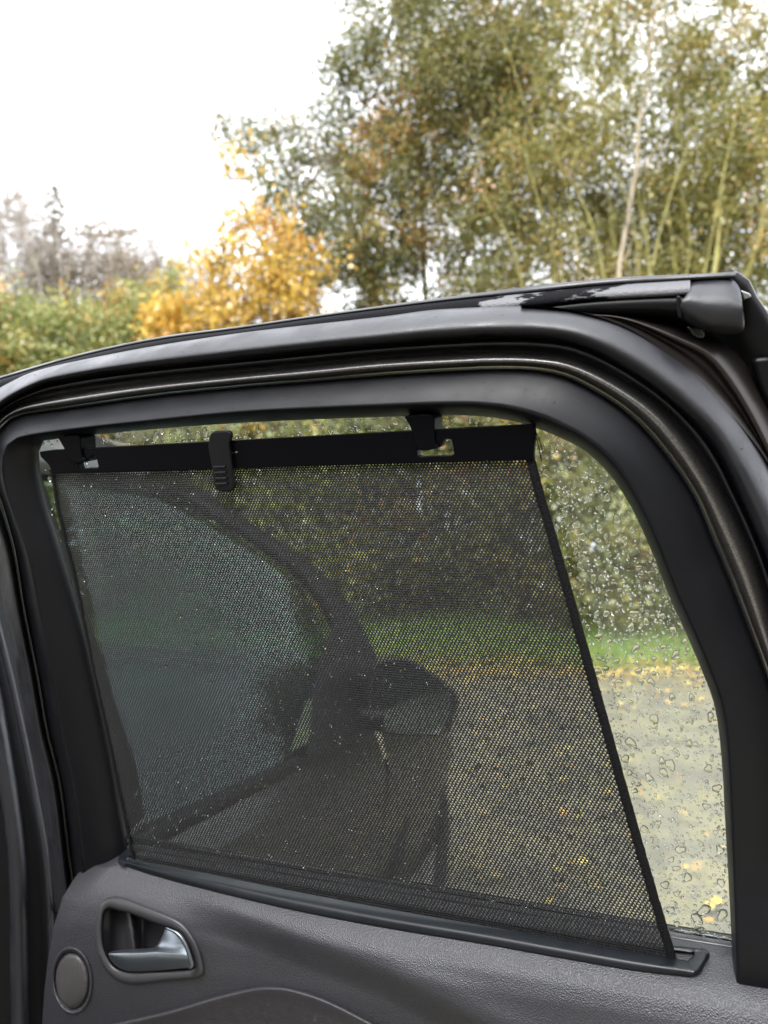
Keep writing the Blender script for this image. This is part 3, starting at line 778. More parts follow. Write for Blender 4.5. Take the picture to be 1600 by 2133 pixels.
# each cell: outer rectangle, inner six-sided eyelet; strands bulge towards the viewer
ko = np.array([(-1, -1), (0, -1), (1, -1), (1, 0), (1, 1), (0, 1), (-1, 1), (-1, 0)], float)
a8 = np.arctan2(ko[:, 1], ko[:, 0])
jitr = rng.normal(1, 0.10, cu.shape)[..., None]
ki_u = np.cos(a8) * 0.45; ki_v = np.sin(a8) * 0.57
rim = rng.normal(0, 0.04, cu.shape)[..., None]
Uo = cu[..., None] + ko[:, 0] * hu; Vo = cv[..., None] + ko[:, 1] * hv
Ui = cu[..., None] + (ki_u + rim) * hu * jitr; Vi = cv[..., None] + (ki_v + rim) * hv * jitr
Pu = np.concatenate([Uo, Ui], -1); Pv = np.concatenate([Vo, Vi], -1)
Pw = fab(np.clip(Pu, 0, 1), np.clip(Pv, 0, 1))
lift = np.array([0.0004, 0.0, 0.0004, 0.0003, 0.0004, 0.0, 0.0004, 0.0003] + [-0.0002] * 8)
Pw = Pw + DN * lift[:, None]
nc = NU * NV
base = (np.arange(nc) * 16)[:, None]
q = np.array([(k, (k + 1) % 8, 8 + (k + 1) % 8, 8 + k) for k in range(8)])
Ff = (base[:, None] + q[None]).reshape(-1, 4)
mk('mesh_fabric', Pw.reshape(-1, 3), Ff, M['mesh'], blind, kind=None, smooth=False, label='open weave black mesh')
hv_ = np.linspace(0, 1, 120)
for nm, cur, wd in (('side_hem', fr, 17.0), ('side_hem', fl, 4.0)):
    c = cur[np.linspace(0, 259, 120).astype(int)]
    wv = wF(hv_)
    jit_ = rng.normal(0, 0.5, 120)
    sgn = -1 if nm == 'side_hem' and cur is fr else 1
    rows = []
    for t_, dw in [(-2.5, -0.001), (-2.0, 0.0012), (wd * 0.2, 0.0026), (wd * 0.8, 0.0024), (wd, 0.001), (wd + 1, -0.0012)]:
        cc = c.copy(); cc[:, 0] += sgn * t_ + (jit_ if t_ > wd * .5 else jit_ * .5); rows.append((cc, wv + dw))
    loft(nm, rows, M['hem'], blind)
rail_out = [(82, 941), (105, 938), (168, 934), (435, 921), (760, 902), (1000, 890), (1112, 884), (1115, 905), (1111, 958), (1000, 962), (760, 968), (600, 972), (435, 977), (250, 982), (110, 987), (101, 968), (84, 951)]
slots = [[(163, 967), (168, 961), (183, 960), (195, 947), (201, 955), (205, 972), (202, 975), (166, 976)],
         [(869, 938), (872, 934), (905, 936), (918, 930), (927, 914), (940, 916), (944, 932), (945, 945), (940, 949), (876, 952), (870, 949)],
         [(481, 942), (494, 940), (495, 943), (482, 945)]]
rail = plate('top_rail', rail_out, -0.0045, 0.0035, M['rail'], blind, holes=slots, bevel=0.0008)
tab = plate('pull_tab', catmull([(436, 908), (441, 900), (458, 898), (476, 898), (482, 905), (477, 922), (479, 942), (484, 985), (487, 1010), (485, 1020), (476, 1024), (456, 1024), (447, 1018), (440, 970), (433, 930), (436, 908)], 44)[:-1], 0.0035, 0.0085, M['black'], blind, bevel=0.0016)
for k, y in enumerate([973, 985, 997, 1008]):
    x0_, x1_ = 444 + k * 1.6, 468 + k * 1.4
    plate('grip_ridge', [(x0_, y - 1.8), (x1_, y - 2.6), (x1_, y + 1.6), (x0_, y + 2.4)], 0.008, 0.0104, M['cassette'], tab, bevel=0.0005)
for k, pts in enumerate([[(1104, 888), (1115, 905), (1122, 930), (1128, 962)], [(1108, 890), (1112, 915), (1111, 940), (1116, 965)], [(1106, 886), (1122, 912), (1131, 944)]]):
    c = catmull(pts, 12); V, fq = tube(D(c[:, 0], c[:, 1], np.full(12, 0.0)), 0.0004, 5)
    mk('loose_thread', V, fq, M['hem'], blind)
# cassette with a slot, lying on the ledge of the trim
cl = catmull([(262, 1786), (300, 1792), (400, 1810), (600, 1849), (800, 1887), (1000, 1922), (1200, 1957), (1395, 1993)], 90)    # front lip of slot
low = catmull([(248, 1800), (300, 1818), (400, 1846), (600, 1894), (800, 1933), (1000, 1966), (1200, 2002), (1330, 2024), (1440, 2036)], 90)
rdg = catmull([(250, 1792), (300, 1805), (400, 1829), (600, 1873), (800, 1912), (1000, 1945), (1200, 1981), (1330, 2004), (1446, 2023)], 90)
frn = catmull([(258, 1784), (300, 1794), (400, 1812), (600, 1852), (800, 1890), (1000, 1925), (1200, 1961), (1330, 1984), (1432, 2001)], 90)
def WC(c, d): return (c, WP(c[:, 0], c[:, 1]) + d)
loft('cassette_front', [WC(frn + (0, 3), -0.004), WC(frn, 0.0030), WC(lerp(frn, rdg, .1), 0.0042), WC(lerp(frn, rdg, .8), 0.0052), WC(rdg, 0.0056), WC(lerp(rdg, low, .25), 0.0050), WC(lerp(rdg, low, .8), 0.0022), WC(low, 0.0002), WC(low + (0, -1), -0.004)], M['cassette'], blind)
bk0 = catmull([(258, 1774), (300, 1782), (600, 1837), (1000, 1908), (1300, 1957), (1462, 1975)], 90)
bk1 = catmull([(262, 1780), (300, 1788), (600, 1845), (1000, 1917), (1300, 1967), (1440, 1984)], 90)
loft('cassette_back', [WC(bk0, -0.002), WC(bk0 + (0, 1.5), 0.003), WC(bk1 + (0, -1), 0.0044), WC(bk1, 0.0036), WC(bk1 + (0, 1), -0.006)], M['cassette'], blind)
ei = catmull([(1438, 1983), (1445, 1985), (1443, 1992), (1432, 2001)], 30)
er = catmull([(1456, 1976), (1467, 1981), (1471, 1990), (1461, 2008), (1446, 2023)], 30)
eo = catmull([(1462, 1974), (1473, 1978), (1479, 1990), (1468, 2012), (1456, 2031), (1440, 2036)], 30)
loft('cassette_end', [WC(ei + (-1, 0), -0.006), WC(ei, 0.003), WC(lerp(ei, er, .12), 0.0043), WC(lerp(ei, er, .8), 0.0053), WC(er, 0.0056), WC(lerp(er, eo, .3), 0.0048), WC(lerp(er, eo, .8), 0.002), WC(eo, 0.0), WC(eo + (0, -1), -0.004)], M['cassette'], blind)
endl = closed_smooth([(246, 1796), (248, 1784), (258, 1774), (272, 1772), (276, 1780), (266, 1786), (262, 1800), (252, 1802)], 30)
plate('cassette_end', endl, lambda x, y: WP(x, y) - 0.003, lambda x, y: WP(x, y) + 0.005, M['cassette'], blind, bevel=0.002)
loft('slot_floor', [WC(bk1 + (0, -1), -0.004), WC(lerp(bk1, frn, .5), -0.012), WC(frn + (0, 2), -0.004)], M['black'], blind)

# ================================================================== CAR BODY (the door hangs on it)
AL = math.radians(20)
CA = np.array([math.sin(AL), math.cos(AL), 0]); CB = np.array([-math.cos(AL), math.sin(AL), 0])
HG = np.array([-0.45, 0.90, 0.0])
def car(a, b, z):
    a, b, z = np.broadcast_arrays(np.asarray(a, float), np.asarray(b, float), np.asarray(z, float))
    return HG + a[..., None] * CA + b[..., None] * CB + z[..., None] * np.array([0, 0, 1.0])
KT = 0.36
def GH(px, py, off=0.0):
    """Point on the leaning glasshouse side of the car seen at a photo pixel."""
    r = ray(px, py); n = CB - KT * np.array([0, 0, 1.0])
    num = (HG - CAM) @ n - KT * 0.92 * 1.0 + off
    # plane: b - KT*(z-0.92) = off  ->  n.(p-HG) + KT*0.92 = off
    num = (HG - CAM) @ n + off - KT * 0.92
    d = num / (r @ n)
    return CAM + r * d[..., None]
parked = root('parked_car', tuple(car(0.6, 0.9, 0)), 'dark car body with front door and door mirror seen through the mesh', 'car')
av = np.array([0.14, 0.25, 0.5, 0.75, 1.0, 1.22])
def side_rows(a, bul=1.0, zt=None):
    prof = [(0.10, 0.20), (0.03, 0.26), (-0.005, 0.36), (-0.02, 0.50), (-0.035, 0.64), (-0.045, 0.74), (-0.030, 0.80), (-0.012, 0.85), (0.0, 0.875)]
    return [car(a, b * bul, (z if zt is None else z * zt / 0.875)) for b, z in prof]
zb = np.interp(av, [0, 1.25], [0.905, 0.845])
loft3('front_door', side_rows(av, zt=zb), M['body'], parked)
avf = np.array([1.235, 1.4, 1.6, 1.8, 1.95, 2.08, 2.16, 2.2])
inn = np.array([0, 0, -0.012, -0.012, 0.0, 0.06, 0.16, 0.30])
rows = []
for b, z in [(0.10, 0.20), (0.0, 0.30), (-0.02, 0.50), (-0.045, 0.72), (-0.02, 0.84), (0.06, 0.90), (0.25, 0.95), (0.8, 0.99)]:
    zz = z - np.interp(avf, [1.235, 1.8, 2.2], [0, 0.06, 0.26]) * (z > 0.6)
    rows.append(car(avf, b + inn * (b < 0.3), zz))
loft3('front_wing', rows, M['body'], parked)
# far side and hood stay low
loft3('bonnet', [car(avf, 0.245, np.interp(avf, [1.235, 1.8, 2.2], [0.955, 0.9, 0.70])), car(avf, 0.55, np.interp(avf, [1.235, 1.8, 2.2], [1.02, 0.95, 0.74])), car(avf, 0.9, np.interp(avf, [1.235, 1.8, 2.2], [1.04, 0.97, 0.76])), car(avf, 1.5, np.interp(avf, [1.235, 1.8, 2.2], [0.97, 0.9, 0.70])), car(avf, 1.8, 0.5)], M['body'], parked)
po = catmull([(200, 905), (330, 972), (420, 1020), (500, 1072), (560, 1112), (630, 1156), (688, 1208), (728, 1258), (770, 1340)], 40)
pi_ = catmull([(150, 925), (290, 1005), (400, 1060), (490, 1112), (545, 1148), (600, 1190), (655, 1250), (688, 1306), (705, 1375)], 40)
pm = lerp(po, pi_, 0.5)
loft3('front_pillar', [GH(po[:, 0], po[:, 1], 0.10), GH(po[:, 0], po[:, 1], 0.006), GH(*(lerp(po, pi_, .12).T), -0.006), GH(*pm.T, -0.012), GH(*(lerp(po, pi_, .88).T), -0.006), GH(pi_[:, 0], pi_[:, 1], 0.004), GH(pi_[:, 0], pi_[:, 1], 0.05)], M['black'], parked)
# glass of the front door
gb = catmull([(300, 1722), (420, 1672), (560, 1606), (700, 1545), (760, 1470)], 40)
gt = catmull([(110, 900), (200, 935), (400, 1062), (600, 1192), (712, 1390)], 40)
fw = loft3('front_window', [GH(*gb.T, 0.010), GH(*lerp(gb, gt, .5).T, 0.002), GH(*gt.T, 0.010)], M['glass_tint'], parked, label='teal tinted front door glass')
ba = np.linspace(0.12, 1.3, 20)
loft3('belt_moulding', [car(ba, 0.01, np.interp(ba, [0, 1.25], [0.90, 0.84]) - 0.012), car(ba, -0.012, np.interp(ba, [0, 1.25], [0.90, 0.84]) - 0.004), car(ba, -0.010, np.interp(ba, [0, 1.25], [0.90, 0.84]) + 0.022), car(ba, 0.02, np.interp(ba, [0, 1.25], [0.90, 0.84]) + 0.03)], M['black'], parked)
# B pillar cover of the front door (black) behind the edge of the blind
bp0 = catmull([(60, 900), (90, 1000), (140, 1150), (200, 1330), (245, 1480), (285, 1600), (305, 1740)], 30)
bp1 = bp0 - (110, 0)
loft3('door_pillar_cover', [GH(*bp0.T, 0.03), GH(*bp0.T, -0.004), GH(*lerp(bp0, bp1, .5).T, -0.010), GH(*bp1.T, -0.004)], M['black'], parked)
# quarter triangle at the mirror root
tri = np.array([(690, 1306), (668, 1370), (650, 1450), (640, 1574), (700, 1548), (800, 1500), (800, 1400), (775, 1345), (735, 1268)], float)
P = GH(*tri.T, -0.012); Q = GH(*tri.T, 0.01)
mk('mirror_sail', np.vstack([P, Q]), [tuple(range(9)), tuple(range(17, 8, -1))] + [(i, (i + 1) % 9, 9 + (i + 1) % 9, 9 + i) for i in range(9)], M['black'], parked, smooth=False)
# door mirror: rounded shell with the mirror glass facing back
MD = 1.93
mo = closed_smooth([(776, 1382), (816, 1370), (852, 1374), (897, 1400), (938, 1431), (954, 1450), (949, 1486), (936, 1521), (904, 1533), (847, 1532), (786, 1522), (766, 1490), (764, 1420)], 48)
mc_ = mo.mean(0)
fwd = CA * 0.9 + np.array([0.1, 0, 0])
rows = [at(*lerp(mo, mc_, 0.14).T, MD + 0.01), at(*lerp(mo, mc_, 0.09).T, MD - 0.004), at(*lerp(mo, mc_, 0.02).T, MD - 0.004), at(*mo.T, MD + 0.008), at(*lerp(mo, mc_, -0.03).T, MD + 0.03), at(*lerp(mo, mc_, 0.06).T, MD + 0.09), at(*lerp(mo, mc_, 0.35).T, MD + 0.15), at(*lerp(mo, mc_, 0.7).T, MD + 0.175), at(*lerp(mo, mc_, 0.99).T, MD + 0.18)]
shell = mk('door_mirror', np.concatenate(rows), grid_faces(len(rows), 48, closed=True), M['body'], parked, label='rounded dark door mirror')
g_ = np.concatenate([at(*lerp(mo, mc_, 0.12).T, MD + 0.006), at(*lerp(mo, mc_, 0.6).T, MD + 0.005), at(*lerp(mo, mc_, 0.995).T, MD + 0.005)])
mk('mirror_glass', g_, grid_faces(3, 48, closed=True), M['mirror'], shell)
arm = catmull([(700, 1490, 0), (740, 1500, 0), (800, 1505, 0)], 8)
loft3('mirror_arm', [at(arm[:, 0], arm[:, 1] - 28, MD + 0.03), at(arm[:, 0], arm[:, 1] - 26, MD - 0.01), at(arm[:, 0], arm[:, 1] + 16, MD - 0.01), at(arm[:, 0], arm[:, 1] + 20, MD + 0.05)], M['black'], parked)
# wheel
wc = car(1.66, 0.06, 0.31)
def wheel_ring(r_, b): 
    a = np.linspace(0, 2 * math.pi, 40, endpoint=False); return wc + (r_ * np.cos(a))[:, None] * CA + (r_ * np.sin(a))[:, None] * np.array([0, 0, 1.]) + b * CB
whl = mk('front_wheel', np.concatenate([wheel_ring(.21, -.055), wheel_ring(.22, -.075), wheel_ring(.28, -.09), wheel_ring(.305, -.07), wheel_ring(.31, 0.0), wheel_ring(.30, .12)]), grid_faces(6, 40, closed=True), M['tyre'], parked)
mk('rim', np.concatenate([wheel_ring(.215, -.06), wheel_ring(.19, -.05), wheel_ring(.08, -.045), wheel_ring(.05, -.06), wheel_ring(.001, -.06)]), grid_faces(5, 40, closed=True), M['alloy'], whl)
# roof, sills, interior
ra = np.linspace(-1.3, 0.62, 12)
loft3('roof', [car(ra, 0.19, 1.46), car(ra, 0.215, 1.515), car(ra, 0.30, 1.55), car(ra, 0.9, 1.585), car(ra, 1.5, 1.55), car(ra, 1.62, 1.46)], M['body'], parked, solid=0.03)
loft3('sill', [car(ra, 0.02, 0.36), car(ra, 0.0, 0.33), car(ra, 0.03, 0.2), car(ra, 0.3, 0.18)], M['body'], parked)
loft3('floor_pan', [car(np.linspace(-1.3, 1.3, 8), 0.03, 0.34), car(np.linspace(-1.3, 1.3, 8), 1.75, 0.34)], M['cloth'], parked)
loft3('far_side', [car(np.linspace(-1.3, 2.1, 8), 1.78, 0.25), car(np.linspace(-1.3, 2.1, 8), 1.8, 0.6), car(np.linspace(-1.3, 2.1, 8), 1.76, 0.92)], M['body'], parked)
def seat(a0):
    s_ = np.linspace(0, 1, 9)
    for b0 in (0.28, 1.0):
        rows = []
        for t_ in np.linspace(0, 1, 10):
            b = b0 + 0.5 * t_; e = 0.05 * math.sin(t_ * math.pi)
            rows.append(car(a0 + np.array([0.5, 0.52, 0.45, 0.1, 0.02, -0.06, -0.12, -0.16, -0.2]), b, np.array([0.4, 0.52, 0.56 + e * .3, 0.55, 0.62, 0.85, 1.05, 1.12, 1.0]) ))
        loft3('front_seat', rows, M['cloth'], parked, solid=0.06)
seat(0.25)
da = np.linspace(0.1, 1.65, 10)
loft3('dashboard', [car(np.full(10, 0.95), da, 0.55), car(np.full(10, 0.92), da, 0.85), car(np.full(10, 1.0), da, 0.95), car(np.full(10, 1.3), da, 0.98)], M['black'], parked)
wsb = np.linspace(0.12, 1.7, 12)
loft3('windscreen', [car(1.30, wsb, 1.0 + 0 * wsb), car(0.95, np.interp(wsb, [.12, 1.7], [.16, 1.66]), 1.27 + 0 * wsb), car(0.58, np.interp(wsb, [.12, 1.7], [.22, 1.6]), 1.52 + 0 * wsb)], M['glass_tint'], parked)
# post and aperture seal left of the open door
dl = 0.99
pil = np.array([(-320, 900), (-300, 1200), (-240, 1500), (-190, 1750), (-170, 2000), (-165, 2500)], float)
pc = catmull(pil, 40)
wid = np.linspace(0, 1, 9)
prof_d = np.array([0.10, 0.02, 0.0, 0.015, 0.03, 0.03, 0.05, 0.10, 0.2])
rows = [at(pc[:, 0] + 390 * t_, pc[:, 1], dl + p_) for t_, p_ in zip(wid, prof_d)]
loft3('centre_post', rows, M['black'], parked)
for nm, pts, rr, dd in (('aperture_seal', [(-60, 1250), (-25, 1400), (5, 1560), (26, 1700), (36, 1800), (40, 2000), (42, 2200), (42, 2500)], 0.011, 0.985), ('aperture_seal', [(-70, 1000), (-30, 1200), (20, 1400), (55, 1560), (78, 1680), (94, 1770), (104, 1880), (110, 2100), (112, 2500)], 0.0045, 1.0)):
    c = catmull(pts, 40); V, fq = tube(at(c[:, 0], c[:, 1], dd), rr, 12); mk(nm, V, fq, M['rubber'], parked)

# ================================================================== TREES
UP = np.array([0, 0, 1.0])
def leaves(cent, size, tint, flat=0.0):
    n = len(cent)
    d1 = rng.normal(size=(n, 3)); d1[:, 2] -= 0.35; d1 /= np.linalg.norm(d1, axis=1, keepdims=True)
    d2 = np.cross(d1, rng.normal(size=(n, 3))); d2 /= np.linalg.norm(d2, axis=1, keepdims=True) + 1e-9
    nn = np.cross(d1, d2)
    s = np.asarray(size).reshape(-1, 1)
    V = np.stack([cent - d1 * s, cent + d2 * s * 0.62 + nn * s * 0.18, cent + d1 * s, cent - d2 * s * 0.62 + nn * s * 0.18], 1).reshape(-1, 3)
    Fq = np.arange(n * 4).reshape(-1, 4)
    return V, Fq, np.repeat(tint, 4)
def leaf_object(name, cent, size, tint, material, parent, **kw):
    V, Fq, T = leaves(cent, size, np.clip(tint, 0, 1))
    o = mk(name, V, Fq, material, parent, smooth=False, **kw)
    at_ = o.data.attributes.new('tint', 'FLOAT', 'POINT'); at_.data.foreach_set('value', T.astype(np.float32))
    return o
def wob(p0, p1, n, amp, sag=0.0):
    t = np.linspace(0, 1, n)[:, None]
    p = p0 + (p1 - p0) * t
    k = rng.normal(size=(3, 3)) * amp
    w_ = np.sin(t * math.pi) * k[0] + np.sin(t * 2 * math.pi) * k[1] * 0.6 + np.sin(t * 3.3 * math.pi) * k[2] * 0.35
    w_[:, 2] += (sag * np.sin(t * math.pi))[:, 0]
    return p + w_
def tree(name, label, cat, base, stems, crown, nclust, per, lsize, leafm, barkm, csig=0.35, tintc=0.4, tints=0.2, group=None, zcut=None, thin=None, stem_r=0.07, branch_r=0.02, spread=0.5, shell=0.45):
    """crown: list of (centre, radii) ellipsoids; stems: list of tip points."""
    base = np.array(base, float)
    R_ = root(name, tuple(base), label, cat, group)
    bag = Bag(); pts = []
    for tip, r0 in stems:
        b0 = base + rng.normal(size=3) * np.array([spread * 0.35, spread * 0.25, 0])
        n = 16; p = wob(b0, np.array(tip, float), n, 0.2 * np.linalg.norm(np.array(tip) - b0) / 6)
        rad = r0 * np.linspace(1, 0.22, n); V, fq = tube(p, rad, 7); bag.add(V, fq); pts.append(p[4:])
    pts = np.vstack(pts)
    C = []
    vol = np.array([np.prod(r_) for c, r_ in crown]); vol = vol / vol.sum()
    for (c, r_), f_ in zip(crown, vol):
        k = max(3, int(nclust * f_)); d = rng.normal(size=(k, 3)); d /= np.linalg.norm(d, axis=1, keepdims=True)
        rad = shell + (1 - shell) * rng.random(k) ** 0.5
        rad[: k // 3] = rng.random(k // 3) ** 0.4
        C.append(np.array(c) + d * rad[:, None] * np.array(r_) * (1 + 0.16 * rng.normal(size=(k, 1))))
    C = np.vstack(C)
    if thin is not None: C = C[[rng.random() < thin(c) for c in C]]
    LC, LT = [], []
    br = Bag()
    for c in C:
        low_ = pts[pts[:, 2] < c[2] + 0.1]
        src = low_ if len(low_) else pts
        j = np.argmin(np.linalg.norm((src - c) * np.array([1, 1, 0.7]), axis=1)); s = src[j]
        L_ = np.linalg.norm(c - s); n = 6
        p = wob(s, c, n, 0.06 * L_, 0.05 * L_)
        V, fq = tube(p, branch_r * np.linspace(1, 0.25, n) * min(1.5, 0.5 + L_ / 2), 4); br.add(V, fq)
        nt = 7
        ts = p[rng.integers(2, n, nt)]; dr = rng.normal(size=(nt, 3)) + 0.9 * (c - s) / (L_ + 1e-6) + np.array([0, 0, 0.25]); dr /= np.linalg.norm(dr, axis=1, keepdims=True)
        te = ts + dr * (csig * rng.uniform(0.9, 2.4, nt))[:, None]
        tc_ = np.full(nt, rng.normal(tintc, tints)) + rng.normal(0, 0.1, nt)
        m_ = rng.poisson(per); q_ = rng.integers(0, nt, m_); f_ = rng.random(m_) ** 0.7
        LC.append(ts[q_] + (te[q_] - ts[q_]) * f_[:, None] + rng.normal(size=(m_, 3)) * (0.07 + 0.16 * csig)); LT.append(tc_[q_] + rng.normal(0, 0.12, m_))
        for q_ in range(0, nt, 2 if per else 1):
            V, fq = tube(wob(ts[q_], te[q_], 4, 0.03), branch_r * np.array([.4, .32, .24, .12]), 3); br.add(V, fq)
    trunk = bag.build('trunk', barkm, R_)
    br.build('branches', barkm, R_)
    if per > 0:
        cen = np.vstack(LC); tt = np.concatenate(LT)
        leaf_object('crown', cen, lsize * rng.uniform(0.6, 1.25, len(cen)), tt, leafm, R_)
    return R_

def gz(x, y): return float(bank(np.array(x), np.array(y))) if y > 8 else 0.0
def pt(px, py, d): return at(px, py, d)

# large multi-stemmed hedgerow tree on the right: mossy upright stems
b = pt(1330, 1300, 11.6); b[2] = 0.3
tips = [pt(x, y, d) for x, y, d in [(1210, 80, 11.9), (1270, 40, 12.0), (1400, 160, 11.7), (1500, 150, 11.8), (1560, 60, 11.4), (1120, 160, 11.6), (1640, 220, 11), (1330, -120, 11.8), (1600, 300, 10.8), (1090, 330, 11.0), (1450, 260, 10.9), (1700, 330, 11.0), (1240, 200, 11.3), (1300, 300, 11.8), (1360, 240, 11.5), (1540, 330, 11.4), (1150, 420, 11.5), (1040, 300, 12), (1480, 20, 11.9), (1620, 420, 11.3), (1180, -40, 11.9), (1255, 300, 11.3), (1285, 150, 11.6), (1420, 330, 11.2), (1345, 360, 11.4), (1520, 260, 11.5), (1075, 120, 11.8), (1130, 280, 11.4), (1580, 160, 11.6), (1010, 380, 11.3)]]
tree('hedgerow_tree', 'tall bushy tree with many mossy upright stems above the door corner', 'tree', b, [(t_, rng.uniform(0.025, 0.068)) for t_ in tips],
     [(pt(1330, 210, 12.3), (3.1, 1.8, 3.4)), (pt(1560, 420, 12), (2.0, 1.6, 2.6)), (pt(1180, 500, 12.4), (1.9, 1.4, 2.2)), (pt(1400, 560, 13.2), (2.8, 1.2, 1.6)), (pt(1200, 830, 13.0), (2.6, 1.2, 1.5)), (pt(1600, 830, 13.0), (2.6, 1.2, 1.7))], 780, 190, 0.036, M['leaf_olive'], M['bark_moss'], csig=0.42, tintc=0.52, tints=0.2,
     thin=lambda c: 0.8 if (c[2] > 9.0 and c[0] > 4.6) else 0.97)
# pale leaning sapling in front of it
b = pt(1270, 1320, 11.0); b[2] = 0.28
R_ = root('pale_sapling', tuple(b), 'slender pale grey stem rising in front of the mossy stems', 'sapling')
c = catmull([tuple(b), *(tuple(pt(x, y, 10.9)) for x, y in [(1285, 700), (1290, 560), (1305, 470), (1325, 350), (1330, 270), (1345, 170), (1360, 60), (1378, -60)])], 50)
V, fq = tube(c, np.linspace(0.055, 0.02, 50), 8); mk('trunk', V, fq, M['bark_pale'], R_)
bag = Bag()
for k in range(10):
    s = c[14 + k * 3]; e = s + np.array([rng.normal(0, 0.7), rng.normal(0, 0.4), rng.uniform(0.5, 1.4)]); V, fq = tube(wob(s, e, 7, 0.05), np.linspace(0.016, 0.004, 7), 5); bag.add(V, fq)
bag.build('branches', M['bark_pale'], R_)
# dark green tree left of it, reaching over the top of the frame
b = pt(900, 1300, 13.0); b[2] = 0.34
tips = [pt(x, y, d) for x, y, d in [(760, 160, 13), (880, 60, 13.4), (980, 20, 13), (700, 330, 12.6), (1040, 200, 12.7), (820, -80, 13.4), (600, 420, 12.8), (1000, -140, 13), (500, 250, 12.9), (690, 90, 13), (430, 245, 12.9)]]
tree('oak_tree', 'dark green tree with brownish twigs in the middle against the white sky', 'tree', b, [(t_, rng.uniform(0.05, 0.09)) for t_ in tips],
     [(pt(880, 160, 13.2), (1.75, 1.6, 2.7)), (pt(1010, 120, 13.2), (1.6, 1.6, 2.7)), (pt(800, 460, 13), (1.6, 1.5, 1.7)), (pt(960, 480, 13), (1.8, 1.5, 2.0)), (pt(640, 380, 13), (1.2, 1.0, 1.3)), (pt(730, 150, 13), (0.75, 0.7, 1.0)), (pt(570, 300, 12.9), (0.85, 0.6, 0.65)), (pt(500, 240, 12.9), (0.4, 0.3, 0.3)), (pt(570, 450, 12.9), (0.9, 0.6, 0.8)), (pt(700, 590, 13), (1.05, 0.9, 1.2)), (pt(860, 780, 13), (2.6, 1.2, 1.6)), (pt(640, 800, 13.3), (1.6, 1.0, 1.5))], 640, 190, 0.042, M['leaf_green'], M['bark_dark'], csig=0.36, tintc=0.50, tints=0.24,
     thin=lambda c: 0.88)
# yellow maple
b = pt(540, 1300, 11.0); b[2] = 0.30
tips = [pt(x, y, d) for x, y, d in [(480, 370, 11.0), (540, 400, 11.3), (590, 430, 11.0), (440, 470, 10.9), (640, 480, 11.2)]]
tree('yellow_maple', 'small maple with golden yellow autumn leaves', 'tree', b, [(t_, rng.uniform(0.03, 0.05)) for t_ in tips],
     [(pt(525, 540, 11.0), (0.75, 0.6, 0.7)), (pt(520, 660, 10.9), (0.92, 0.7, 0.65)), (pt(490, 400, 11.1), (0.32, 0.3, 0.55)), (pt(625, 600, 11.0), (0.5, 0.5, 0.75)), (pt(425, 505, 10.9), (0.28, 0.3, 0.5)), (pt(560, 850, 11.2), (1.1, 0.8, 0.9))], 250, 62, 0.055, M['leaf_yellow'], M['bark_dark'], csig=0.26, tintc=0.5, tints=0.2, branch_r=0.016, thin=lambda c: 0.42 if c[2] > 5.8 else 0.76)
b = pt(350, 1290, 11.0); b[2] = 0.31
tree('yellow_sapling', 'low yellow-leaved sapling just above the door frame on the left', 'sapling', b, [(pt(360, 660, 11), 0.02)],
     [(pt(350, 690, 11), (0.42, 0.4, 0.28))], 16, 60, 0.07, M['leaf_yellow'], M['bark_dark'], csig=0.17, tintc=0.6, tints=0.1, branch_r=0.01)
# green shrubs on the left
for lab, px, d, top, cr in [('rounded green shrub at the left edge above the door frame', 60, 15, 640, [((20, 745), (1.2, 1.2, 1.25)), ((120, 810), (2.0, 1.5, 1.35)), ((150, 690), (0.7, 0.8, 0.6))]),
                            ('broad green shrub dotted with orange leaves beside the yellow maple', 270, 15.5, 640, [((230, 760), (1.4, 1.2, 1.1)), ((335, 665), (0.7, 0.8, 0.95)), ((255, 660), (0.5, 0.6, 0.5)), ((300, 820), (2.0, 1.5, 1.3))])]:
    b = pt(px, 1290, d); b[2] = 0.33
    tree('green_shrub', lab, 'shrub', b, [(pt(px + dx, top + 60, d), 0.05) for dx in (-60, 0, 55)], [(pt(x, y, d), r_) for (x, y), r_ in cr], 330, 150, 0.05, M['leaf_bush'], M['bark_dark'], csig=0.33, tintc=0.58, tints=0.24, group='shrubs left of the maple')
# far conifer and bare trees
b = pt(118, 1200, 28); b[2] = 0.0
R_ = root('conifer', tuple(b), 'thin pointed conifer far off on the left', 'tree')
topc = pt(112, 375, 28)
V, fq = tube(wob(b, topc, 14, 0.05), np.linspace(0.16, 0.015, 14), 7); mk('trunk', V, fq, M['bark_dark'], R_)
bag = Bag(); NC, NT = [], []
for k in range(120):
    t_ = 0.42 + 0.57 * (k / 120); s = b + (topc - b) * t_
    a = k * 2.4; Lb = 3.0 * (1 - t_) ** 0.8 * rng.uniform(0.6, 1.2) + 0.15
    e = s + np.array([math.cos(a) * Lb, math.sin(a) * Lb, 0.12 * Lb]); p = wob(s, e, 6, 0.03 * Lb, -0.1 * Lb)
    V, fq = tube(p, np.linspace(0.03, 0.006, 6), 4); bag.add(V, fq)
    n_ = int(6 + 16 * Lb)
    f_ = rng.random(n_) ** 0.7 * 4.99; i_ = f_.astype(int)
    NC.append(p[i_] + (p[np.minimum(i_ + 1, 5)] - p[i_]) * (f_ - i_)[:, None] + rng.normal(size=(n_, 3)) * 0.11); NT.append(rng.random(n_))
bag.build('branches', M['bark_dark'], R_)
leaf_object('crown', np.vstack(NC), np.full(sum(map(len, NC)), 0.085), np.concatenate(NT), M['needle'], R_)
